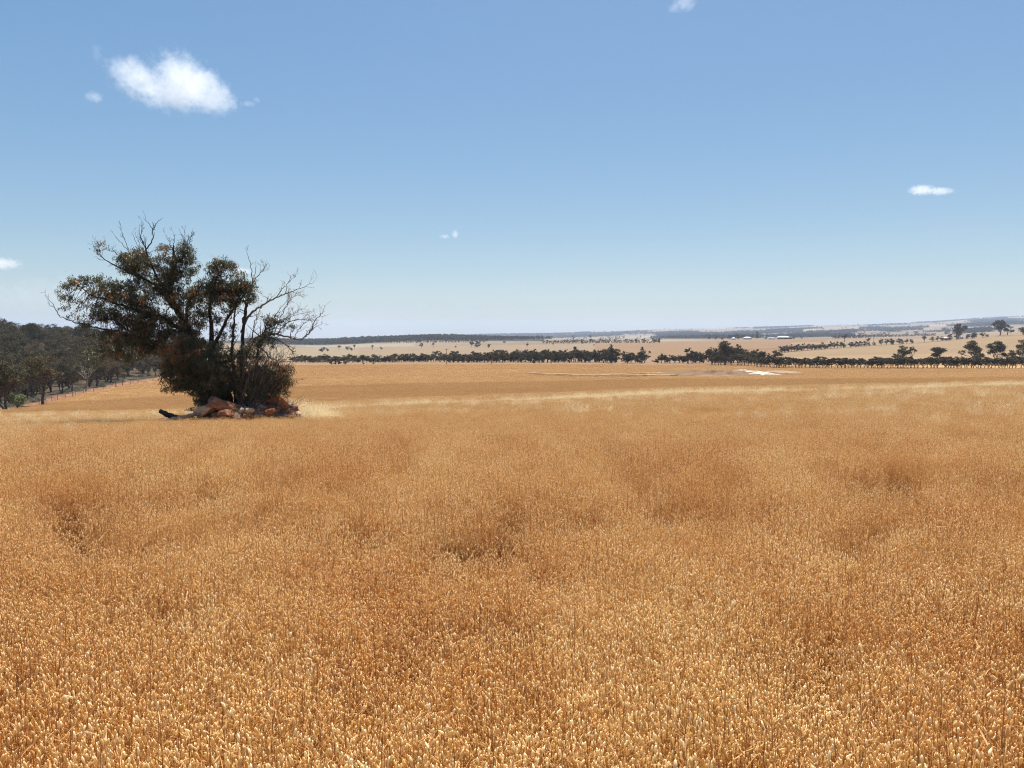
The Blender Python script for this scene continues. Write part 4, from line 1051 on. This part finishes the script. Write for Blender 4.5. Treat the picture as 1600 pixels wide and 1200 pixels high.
def rock_mesh(seed, mat, sub=3, rough=.34):
    import bmesh
    bm = bmesh.new(); bmesh.ops.create_icosphere(bm, subdivisions=sub, radius=1.0)
    r = random.Random(seed); off = Vector((r.uniform(0, 99), r.uniform(0, 99), r.uniform(0, 99)))
    planes = [(Vector((r.gauss(0, 1), r.gauss(0, 1), r.gauss(0, 1))).normalized(), r.uniform(.55, .85)) for _ in range(9)]
    for v in bm.verts:
        c = v.co.copy()
        for nrm, d in planes:
            k = c.dot(nrm)
            if k > d: c -= nrm * (k - d) * .92
        c *= 1 + (mnoise.fractal(c * 1.7 + off, 1.0, 2.0, 4)) * rough * .5
        v.co = c
    me = bpy.data.meshes.new('rock'); bm.to_mesh(me); bm.free(); me.materials.append(mat)
    me.polygons.foreach_set('use_smooth', np.ones(len(me.polygons), dtype=bool)); 
    try: me.set_sharp_from_angle(angle=math.radians(32))
    except Exception: pass
    return me
RK = {c: [rock_mesh(50 + i + 10 * q, M[c]) for i in range(5)] for q, c in enumerate(('rock_red', 'rock_tan', 'rock_brown'))}
def rock(u, v, D, wpx, hpx, c, label, group=None, k=0, rot=None, sink=.15, name='rock', yd=.8):
    p = at(u, v, D); o = obj(name, RK[c][k % 5], None, p); w = wpx * .5 / F * D; h = hpx * .5 / F * D
    o.scale = (w * 1.15, w * yd * 1.1, h * 1.2); o.rotation_euler = rot or (0, 0, 0); tag(o, label, 'rock', group); return o
rock(346, 635, 23.3, 46, 24, 'rock_red', 'large rust red boulder with a sloping top at the front of the pile', k=0, rot=(0, .30, .2), name='boulder')
rock(331, 631, 23.45, 18, 20, 'rock_brown', 'dark brown slab leaning on the left of the red boulder', k=1, rot=(0, -.5, .5), name='boulder')
rock(319, 641, 23.2, 36, 15, 'rock_tan', 'long tan rock left of the red boulder', k=2, rot=(0, -.22, 0), name='boulder')
rock(353, 647, 22.9, 26, 13, 'rock_red', 'orange red rock in front of the large boulder', k=3)
rock(333, 620.5, 23.8, 10, 5, 'rock_brown', 'small dark stone perched on top of the red boulder', k=4)
rock(427, 626, 24.0, 28, 14, 'rock_red', 'dark red rock at the back of the pile below the shrubby branches', k=1, rot=(0, .1, .4), name='boulder')
rock(441, 633, 23.6, 17, 14, 'rock_red', 'red rock touching the right side of the dark red one', k=2, rot=(.2, .3, 0))
rock(461, 639, 23.3, 11, 10, 'rock_red', 'small red rock at the far right end of the pile', k=3, rot=(0, .4, .8))
rock(389, 642, 22.95, 15, 9, 'rock_tan', 'pale tan rock in the middle of the pile front', k=0)
rock(376, 642, 23.0, 9, 10, 'rock_tan', 'pale upright stone beside the red boulder', k=3, rot=(0, .6, .3))
rock(409, 637, 23.2, 13, 9, 'rock_brown', 'brown rock in the middle of the pile', k=2)
rock(421, 643, 22.95, 16, 10, 'rock_red', 'red rock low in the pile front right of the middle', k=4, rot=(0, -.2, .3))
rr = np.random.default_rng(17)
names = {'rock_red': ('small red stone heaped in the rock pile', 'small red stones of the rock pile'), 'rock_tan': ('small tan stone heaped in the rock pile', 'small tan stones of the rock pile'), 'rock_brown': ('small brown stone heaped in the rock pile', 'small brown stones of the rock pile')}
for k in range(190):
    u = rr.triangular(322, 410, 470) if k % 3 else rr.uniform(362, 468); D = rr.uniform(22.8, 24.0); x = D * (u - 800) / F
    c = rr.choice(['rock_red', 'rock_tan', 'rock_brown'], p=[.38, .30, .32]); s_ = rr.uniform(.05, .13) * (1.3 if rr.uniform() < .2 else 1)
    o = obj('stone', RK[c][int(rr.integers(0, 5))], None, (x, D, pile_z(x, D) + s_ * .35)); o.scale = (s_ * rr.uniform(.9, 1.5), s_, s_ * rr.uniform(.6, .95)); o.rotation_euler = tuple(rr.uniform(-.5, .5, 2)) + (rr.uniform(0, 6.28),)
    tag(o, names[c][0], 'stone', names[c][1])
# fallen twigs and dead leaves over the pile
def litter():
    s_ = Soup()
    for k in range(520):
        u = rr.triangular(330, 410, 470); D = rr.uniform(22.9, 25.0); x = D * (u - 800) / F; z = pile_z(x, D)
        an = rr.uniform(0, 6.28); L = rr.uniform(.12, .55); tilt = abs(rr.normal(0, .45))
        a = np.array([x, D, z + rr.uniform(.0, .12)]); b = a + L * np.array([math.cos(an), math.sin(an) * .6, tilt])
        s_.tube([a, (a + b) / 2 + rr.normal(0, .02, 3), b], [.007, .006, .003], 4, rr.uniform())
    o = obj('fallen_twigs', s_.mesh('fallen_twigs', [M['dead_wood']])); tag(o, 'grey fallen twigs strewn over the rock pile', kind='stuff')
litter()
# burnt log and weathered log
def log(name, label, pts, rads, mat, seed, stub=None):
    e = empty(name, pts[0]); tag(e, label, 'log'); s_ = Soup(); b = np.array(pts[0]); r = np.random.default_rng(seed)
    P = np.array(pts); t0 = np.linspace(0, 1, len(P)); t1 = np.linspace(0, 1, 14)
    Q = np.stack([np.interp(t1, t0, P[:, i]) for i in range(3)], 1) - b; Q[1:-1] += r.normal(0, .012, (12, 3)); R = np.interp(t1, t0, rads) * r.uniform(.88, 1.12, 14)
    s_.tube(Q, R, 9); obj('stem', s_.mesh(name, [mat], True), e)
    if stub is not None:
        q = Soup(); q.tube([np.array(p) - b for p in stub], np.linspace(rads[-1] * .5, .012, len(stub)), 6); obj('branch_stub', q.mesh('branch_stub', [mat], True), e)
log('burnt_log', 'charred black log end jutting up out of the oats left of the rocks', [at(247, 642, 23.0), at(262, 649, 23.0), at(283, 656, 23.05)], [.062, .08, .09], M['char'], 1)
log('weathered_log', 'weathered reddish log lying toward the tan rock', [at(258, 656, 22.8), at(280, 652.5, 22.85), at(303, 648, 23.0), at(318, 644, 23.1)], [.035, .05, .055, .05], M['old_wood'], 2, [at(270, 654, 22.8), at(262, 660, 22.7), at(254, 664, 22.65)])
DB = [bush_mesh(430 + k, M['dark_leaf'], 500, .12, .5) for k in range(2)]
def low_bush(u, v, D, s_, label, fam, k, sq=1.0):
    p = at(u, v, D); e = empty('low_bush', p, 0, (s_ * sq, s_ * .8, s_ * .6)); tag(e, label, 'bush'); f, st = fam[k]; obj('foliage', f, e); obj('stems', st, e)
low_bush(287, 653, 23.2, .34, 'low dark green bush behind the weathered log', DB, 0, 1.2)
low_bush(304, 655, 22.7, .22, 'small yellowish bush in front of the tan rock', BUSH, 1, 1.4)
low_bush(297, 641, 24.0, .20, 'thin dry bush behind the dark green one', BUSH, 2, 1.2)

# the big tree
TD = 24.4
def hero():
    r = np.random.default_rng(23)
    e = empty('eucalypt_tree', at(360, 642, TD)); b = np.array(e.location)
    tag(e, 'large many stemmed dark eucalypt with dead bare branches over the rock pile', 'tree')
    def pt(u, v, dy=0.0): return at(u, v, TD + dy) - b
    nodes = []
    def chain(px, r0, r1, soup, dy0=0.0, dy1=0.0, sides=7, wob=.010, keep=True):
        P = np.array(px, float); n0 = len(P); t0 = np.linspace(0, 1, n0); m = max(6, n0 * 4); t1 = np.linspace(0, 1, m)
        # smooth resample
        from_u = np.interp(t1, t0, P[:, 0]); from_v = np.interp(t1, t0, P[:, 1])
        ku = np.convolve(np.pad(from_u, 2, 'edge'), [.1, .2, .4, .2, .1], 'valid'); kv = np.convolve(np.pad(from_v, 2, 'edge'), [.1, .2, .4, .2, .1], 'valid')
        ku[0], ku[-1], kv[0], kv[-1] = from_u[0], from_u[-1], from_v[0], from_v[-1]
        dy = dy0 + (dy1 - dy0) * t1 + .06 * np.sin(t1 * 5 + P[0, 0])
        Q = np.array([pt(a, c, d) for a, c, d in zip(ku, kv, dy)]); Q[1:-1] += r.normal(0, wob, (m - 2, 3))
        R = r0 + (r1 - r0) * t1 ** .8
        soup.tube(Q, R, sides)
        if keep: nodes.extend([(q, rad) for q, rad in zip(Q, R)])
        return Q, R
    def twigs(Q, R, soup, n, L, up=.6, lo=.25, depth=2, spread=1.0, bias=(0, 0, 0)):
        """dead side shoots, forking"""
        for _ in range(n):
            i = int(r.integers(int(len(Q) * lo), len(Q))); q = Q[i]; ax = Q[min(i + 1, len(Q) - 1)] - Q[max(i - 1, 0)]; ax /= np.linalg.norm(ax) + 1e-9
            d = ax * .7 + r.normal(0, .55 * spread, 3) * np.array([1, .8, 1]) + np.array([0, 0, up]) + np.array(bias); d /= np.linalg.norm(d)
            l = L * r.uniform(.4, 1.1); m = 6; P = [q]
            for k in range(m):
                d = d + r.normal(0, .17, 3) + np.array([0, 0, .05]); d /= np.linalg.norm(d); P.append(P[-1] + d * l / m)
            P = np.array(P); r0 = min(R[i] * .6, .017) ; RR = np.linspace(r0, .0035, m + 1); soup.tube(P, RR, 4)
            if depth > 1: twigs(P, RR, soup, int(r.integers(1, 4)), l * .55, up * .5, .3, depth - 1, spread, bias)
    # living stems, each a limb of its own
    stems = [
        ('left', [(362, 645), (350, 610), (330, 575), (308, 540), (292, 505), (278, 482), (268, 466)], .17, .11, -.1, .2),
        ('a', [(268, 466), (270, 440), (273, 416), (275, 395), (275, 383)], .10, .02, .2, .3),
        ('b', [(278, 482), (250, 448), (230, 436), (209, 427), (185, 416), (170, 406), (157, 396)], .07, .006, .2, .5),
        ('c', [(268, 466), (250, 436), (239, 411), (232, 390), (226, 372)], .05, .012, .2, -.2),
        ('d', [(273, 416), (284, 408), (295, 394), (301, 376)], .035, .010, .3, .5),
        ('e', [(300, 525), (270, 505), (246, 490), (222, 488), (195, 478), (165, 468), (145, 462), (121, 441)], .085, .012, 0, -.5),
        ('f', [(308, 540), (285, 552), (260, 545), (233, 535), (205, 520), (182, 500), (160, 500)], .07, .012, 0, -.7),
        ('mid', [(364, 645), (345, 610), (334, 575), (330, 545), (332, 515), (329, 490), (330, 470), (337, 445), (345, 425)], .14, .018, .1, -.1),
        ('g', [(331, 545), (345, 520), (358, 495), (370, 478), (382, 462), (392, 455)], .07, .015, .1, .3),
        ('h', [(318, 558), (300, 525), (293, 500), (293, 480), (303, 462), (317, 447), (322, 440)], .075, .015, -.1, -.3),
        ('i', [(368, 645), (366, 600), (363, 549), (365, 515), (367, 490), (375, 462)], .075, .014, .0, .2),
        ('j', [(372, 645), (378, 600), (379, 549), (381, 510), (387, 485), (385, 470)], .085, .03, .2, .1),
        ('k', [(376, 645), (392, 610), (400, 570), (404, 540), (415, 515), (420, 500)], .08, .014, -.2, -.4),
        ('l', [(350, 640), (318, 605), (296, 580), (280, 562), (272, 545)], .075, .014, -.3, -.8),
        ('m', [(370, 642), (400, 620), (425, 605), (440, 590), (446, 580)], .07, .012, -.2, -.5),
        ('n', [(345, 640), (310, 612), (285, 602), (262, 600)], .05, .01, -.3, -.6),
        ('o', [(330, 600), (285, 583), (250, 570), (215, 565)], .035, .006, .2, .6),
    ]
    tr = Soup()
    for (nm, px, r0, r1, d0, d1) in stems:
        if nm in ('left', 'mid', 'i', 'j', 'k', 'l', 'm'):
            if tr.n: obj('trunk', tr.mesh('trunk', [M['bark']], True), e); tr = Soup()
        Q, R = chain(px, r0, r1, tr, d0, d1, 8)
        if nm in 'abcdefghijk': twigs(Q, R, tr, 6, .55, .2, .35, 2)
    obj('trunk', tr.mesh('trunk', [M['bark']], True), e)
    # dead branches
    dead = [
        ([(232, 390), (243, 377), (245, 360), (240, 350), (230, 341)], .022, .004, -.2, 3, .25), ([(245, 360), (249, 348), (255, 344), (260, 340)], .012, .003, -.2, 1, .15),
        ([(229, 381), (224, 367), (230, 352), (228, 345)], .013, .003, -.2, 4, .25), ([(226, 388), (218, 381), (214, 370), (213, 365)], .010, .003, -.2, 2, .2),
        ([(208, 405), (206, 392), (200, 372), (191, 353)], .014, .003, 0, 4, .22), ([(204, 390), (195, 380), (187, 372), (183, 365)], .010, .003, 0, 2, .2),
        ([(203, 408), (195, 400), (185, 395), (171, 388), (158, 379)], .015, .003, .2, 8, .28), ([(171, 388), (162, 392), (155, 391)], .008, .003, .2, 2, .15),
        ([(275, 400), (274, 388), (270, 378), (264, 370)], .013, .003, .3, 4, .25), ([(294, 392), (296, 378), (301, 370), (310, 362)], .013, .003, .4, 5, .3),
        ([(292, 388), (292, 374), (293, 362), (295, 352)], .011, .003, .3, 3, .2), ([(275, 386), (277, 372), (277, 364)], .010, .003, .3, 2, .2),
        ([(233, 538), (205, 528), (182, 517), (160, 514), (145, 511), (130, 505), (118, 504), (104, 498), (95, 494), (90, 483), (82, 470), (74, 461)], .036, .005, -.2, 7, .22),
        ([(381, 505), (387, 480), (391, 458), (397, 440), (404, 432), (412, 424), (421, 411)], .042, .004, .2, 5, .3), ([(397, 440), (396, 420), (392, 402), (387, 386)], .018, .003, .2, 2, .15),
        ([(399, 436), (403, 418), (402, 408)], .012, .003, .2, 1, .12), ([(412, 424), (416, 418), (419, 407)], .009, .003, .2, 1, .1),
        ([(378, 520), (386, 496), (402, 482), (420, 472), (432, 466), (447, 459), (462, 454), (478, 448), (493, 440)], .046, .004, .1, 9, .35), ([(432, 466), (442, 452), (452, 444), (460, 434), (468, 427)], .017, .003, .1, 6, .25),
        ([(425, 470), (415, 464), (409, 458)], .012, .003, .1, 3, .18), ([(478, 448), (486, 449), (492, 450)], .006, .003, .1, 1, .1),
        ([(380, 560), (395, 532), (412, 522), (430, 522), (450, 527), (470, 532), (480, 524), (488, 512), (494, 500), (502, 492), (509, 486)], .052, .005, -.1, 12, .4),
        ([(486, 518), (495, 510), (506, 505)], .014, .003, -.1, 4, .2), ([(432, 522), (450, 502), (466, 498), (485, 502), (497, 500)], .022, .003, .1, 10, .35),
        ([(412, 524), (437, 532), (450, 540), (458, 552), (462, 566)], .032, .006, -.3, 10, .3), ([(405, 540), (422, 560), (440, 566), (462, 563), (476, 563)], .022, .004, -.4, 12, .32),
        ([(430, 520), (440, 495), (448, 478), (458, 466), (464, 460)], .017, .003, 0, 10, .35), ([(420, 522), (425, 500), (437, 485), (450, 470), (455, 462)], .017, .003, .3, 9, .3),
        ([(440, 505), (455, 492), (468, 486), (478, 482)], .012, .003, .2, 6, .3), ([(450, 498), (468, 490), (484, 491)], .010, .003, .3, 6, .3), ([(458, 530), (470, 512), (480, 500), (492, 497)], .012, .003, .2, 8, .3),
        ([(395, 530), (398, 505), (405, 490), (412, 476)], .02, .004, .1, 7, .35), ([(388, 560), (392, 530), (400, 510), (404, 492)], .02, .004, .4, 7, .35),
        ([(430, 600), (450, 592), (468, 592), (474, 594)], .012, .003, -.3, 4, .15), ([(300, 560), (280, 575), (260, 578), (240, 572)], .014, .003, .4, 8, .35)]
    for (px, r0, r1, dy, n, L) in dead:
        s_ = Soup(); Q, R = chain(px, r0, r1, s_, dy, dy + r.uniform(-.4, .4), 6, .012, False); twigs(Q, R, s_, int(n * 1.5), L, .35, .15, 3, .9)
        obj('dead_branch', s_.mesh('dead_branch', [M['dead_wood'] if max(p[0] for p in px) > 380 else M['bark']], True), e)
    # brushy dead stems low on the right
    s_ = Soup()
    for k in range(300):
        u0 = r.uniform(372, 425); v0 = r.uniform(600, 640); a = pt(u0, v0, r.uniform(-.9, .3)); c = pt(u0 + r.uniform(-10, 45), v0 - r.uniform(20, 75), r.uniform(-1.0, .5))
        P = limb(a, c, r, .35, 6); RR = np.linspace(.012, .003, 6); s_.tube(P, RR, 4); twigs(P, RR, s_, 2, .22, .2, .3, 1)
    obj('dead_brush', s_.mesh('dead_brush', [M['dead_wood']], True), e)
    # foliage: (u, v, ru, rv, leaves, rust share, depth)
    cl = [
        (107, 462, 16, 20, 330, .25, -.5), (122, 445, 18, 12, 300, .3, -.5), (140, 440, 16, 10, 260, .3, -.4), (128, 480, 18, 10, 160, .2, -.5), (120, 495, 10, 8, 90, .2, -.5),
        (155, 445, 18, 14, 420, .3, -.4), (168, 462, 26, 20, 1300, .45, -.4), (185, 448, 18, 12, 420, .3, -.2), (155, 490, 22, 16, 900, .15, -.5), (178, 492, 25, 16, 1000, .3, -.5), (140, 505, 14, 8, 220, .1, -.5),
        (205, 465, 24, 18, 1100, .5, -.3), (225, 478, 26, 22, 1800, .4, -.3), (212, 512, 32, 20, 2400, .25, -.3), (240, 505, 26, 26, 2600, .35, -.2), (190, 530, 28, 12, 1100, .25, -.3), (160, 525, 18, 8, 350, .2, -.3),
        (230, 538, 32, 16, 1900, .2, -.2), (165, 548, 26, 10, 700, .35, -.2), (200, 555, 26, 12, 800, .25, -.1), (150, 560, 14, 8, 220, .3, 0), (245, 548, 22, 10, 700, .15, 0),
        (205, 448, 22, 12, 450, .3, .1), (225, 440, 22, 12, 520, .3, .2), (248, 455, 20, 14, 900, .3, .1),
        (200, 403, 14, 10, 380, .25, .3), (212, 408, 20, 14, 900, .45, .3), (225, 400, 14, 12, 500, .5, .1), (222, 422, 18, 12, 700, .3, .3), (232, 415, 14, 14, 450, .3, 0), (205, 420, 16, 8, 350, .2, .3), (160, 381, 7, 6, 50, .3, .2), (156, 391, 6, 4, 35, .3, .2),
        (255, 390, 12, 7, 230, .6, .1), (258, 410, 16, 12, 420, .35, .2), (272, 418, 16, 18, 850, .25, .2), (292, 386, 12, 10, 420, .2, .4), (300, 400, 10, 14, 380, .2, .4), (285, 405, 12, 14, 420, .25, .3), (262, 435, 18, 14, 900, .3, .1), (285, 430, 14, 16, 600, .25, .2), (272, 455, 16, 18, 1000, .25, .1),
        (300, 425, 12, 8, 180, .2, .3), (308, 418, 8, 6, 90, .2, .4),
        (325, 562, 20, 22, 1200, .1, -.9), (338, 592, 22, 22, 1400, .08, -.9), (306, 538, 14, 12, 500, .2, -.7),
        (310, 505, 16, 16, 500, .3, -.2), (305, 530, 14, 16, 700, .35, -.3), (325, 545, 14, 14, 500, .2, -.3), (293, 497, 12, 14, 420, .25, -.2), (270, 470, 12, 14, 500, .25, -.2), (345, 530, 16, 12, 260, .2, 0), (362, 520, 12, 14, 220, .2, 0),
        (290, 465, 14, 18, 550, .25, 0), (303, 478, 14, 18, 500, .25, -.1), (312, 456, 18, 16, 950, .3, -.2), (333, 448, 20, 14, 1200, .4, 0), (352, 456, 20, 14, 1200, .4, .1), (340, 468, 28, 10, 1000, .3, -.1),
        (338, 418, 16, 10, 600, .3, .1), (352, 412, 14, 8, 420, .35, .2), (365, 418, 12, 8, 220, .25, .2), (372, 432, 14, 10, 280, .25, .3), (345, 432, 16, 10, 350, .3, .1),
        (372, 450, 18, 12, 1000, .35, .2), (388, 452, 16, 12, 850, .25, .3), (395, 465, 8, 12, 300, .2, .2), (372, 468, 14, 8, 420, .25, .2), (360, 483, 16, 9, 350, .25, .1), (325, 488, 14, 10, 350, .25, -.1), (345, 500, 12, 10, 260, .25, 0),
        (272, 495, 14, 16, 380, .2, .1), (283, 520, 16, 14, 800, .2, 0), (262, 527, 16, 12, 700, .2, 0),
        (283, 540, 22, 16, 1300, .75, -.5), (272, 555, 20, 18, 1500, .85, -.7), (295, 555, 18, 20, 1400, .6, -.6), (268, 578, 18, 18, 1300, .45, -.7), (290, 585, 24, 20, 1900, .3, -.6), (268, 600, 14, 12, 550, .2, -.7), (285, 606, 16, 8, 420, .15, -.7), (263, 610, 8, 5, 90, .1, -.7),
        (310, 600, 22, 26, 2300, .12, -.4), (330, 580, 24, 26, 2200, .10, -.3), (330, 615, 26, 22, 2300, .06, -.4), (318, 632, 14, 10, 700, .05, -.5), (355, 600, 26, 34, 3200, .06, -.3), (350, 560, 20, 20, 1100, .1, -.1),
        (385, 600, 24, 32, 2400, .10, -.4), (410, 590, 22, 30, 2000, .25, -.5), (375, 560, 22, 18, 1100, .15, 0), (400, 555, 20, 20, 1100, .35, -.3), (418, 530, 14, 14, 450, .25, -.4), (430, 505, 12, 14, 330, .15, -.3), (420, 505, 10, 12, 220, .15, 0), (452, 508, 10, 10, 110, .1, 0),
        (430, 590, 20, 20, 1500, .40, -.6), (443, 578, 12, 10, 520, .7, -.6), (445, 600, 12, 16, 700, .55, -.6), (432, 612, 14, 12, 600, .35, -.6), (405, 618, 20, 14, 700, .1, -.6), (452, 585, 6, 6, 100, .7, -.6), (400, 535, 12, 10, 260, .4, -.1)]
    nd = np.array([n[0] for n in nodes]); nr = np.array([n[1] for n in nodes])
    tw = Soup(); px = TD / F
    crownV = {'leaf': ([], [], []), }
    groups = [Soup() for _ in range(3)]
    for ci, (u, v, ru, rv, n, rust, dy) in enumerate(cl):
        rust = rust if rust > .5 else rust * .45
        n = int(n * (1.25 if not (u > 375 and v > 550) else .75))
        c = pt(u, v, dy); rad = np.array([ru * px, max(.32, .75 * ru * px), rv * px])
        nsub = max(3, int(n / 32)); d = r.normal(size=(nsub, 3)); d /= np.linalg.norm(d, axis=1)[:, None]
        sc_ = c + d * (r.uniform(0, 1, nsub)[:, None] ** .45) * rad * 1.08
        for s0 in sc_[:: 2 if n > 500 else 1]:
            dist = np.linalg.norm(nd - s0, axis=1) + (nd[:, 2] > s0[2]) * .15; k = int(np.argmin(dist + r.uniform(0, .12, len(dist))))
            if dist[k] < 1.7: tw.tube(limb(nd[k], s0, r, .25, 5), np.linspace(min(nr[k] * .5, .011), .003, 5), 3, .5, False)
        k = r.integers(0, nsub, n); cen = sc_[k] + r.normal(0, 1, (n, 3)) * np.array([.064, .064, .050])
        dirs = r.normal(size=(n, 3)) * .6; dirs[:, 2] -= .8
        V, f = leaf_cards(cen, .108, .022, dirs, r)
        base = np.where(r.uniform(size=nsub) < rust, r.uniform(.6, 1.0, nsub), r.uniform(0, .5, nsub))[k]
        groups[0 if rust < .55 else 1].add(V, f, None, np.repeat(np.clip(base + r.normal(0, .08, n), 0, 1), 4))
    obj('twigs', tw.mesh('twigs', [M['bark']]), e)
    o = obj('crown', groups[0].mesh('crown', [M['dark_leaf']]), e)
    o = obj('crown', groups[1].mesh('rusty_crown', [M['dark_leaf']]), e); o['label'] = 'rust coloured dying foliage'
hero()
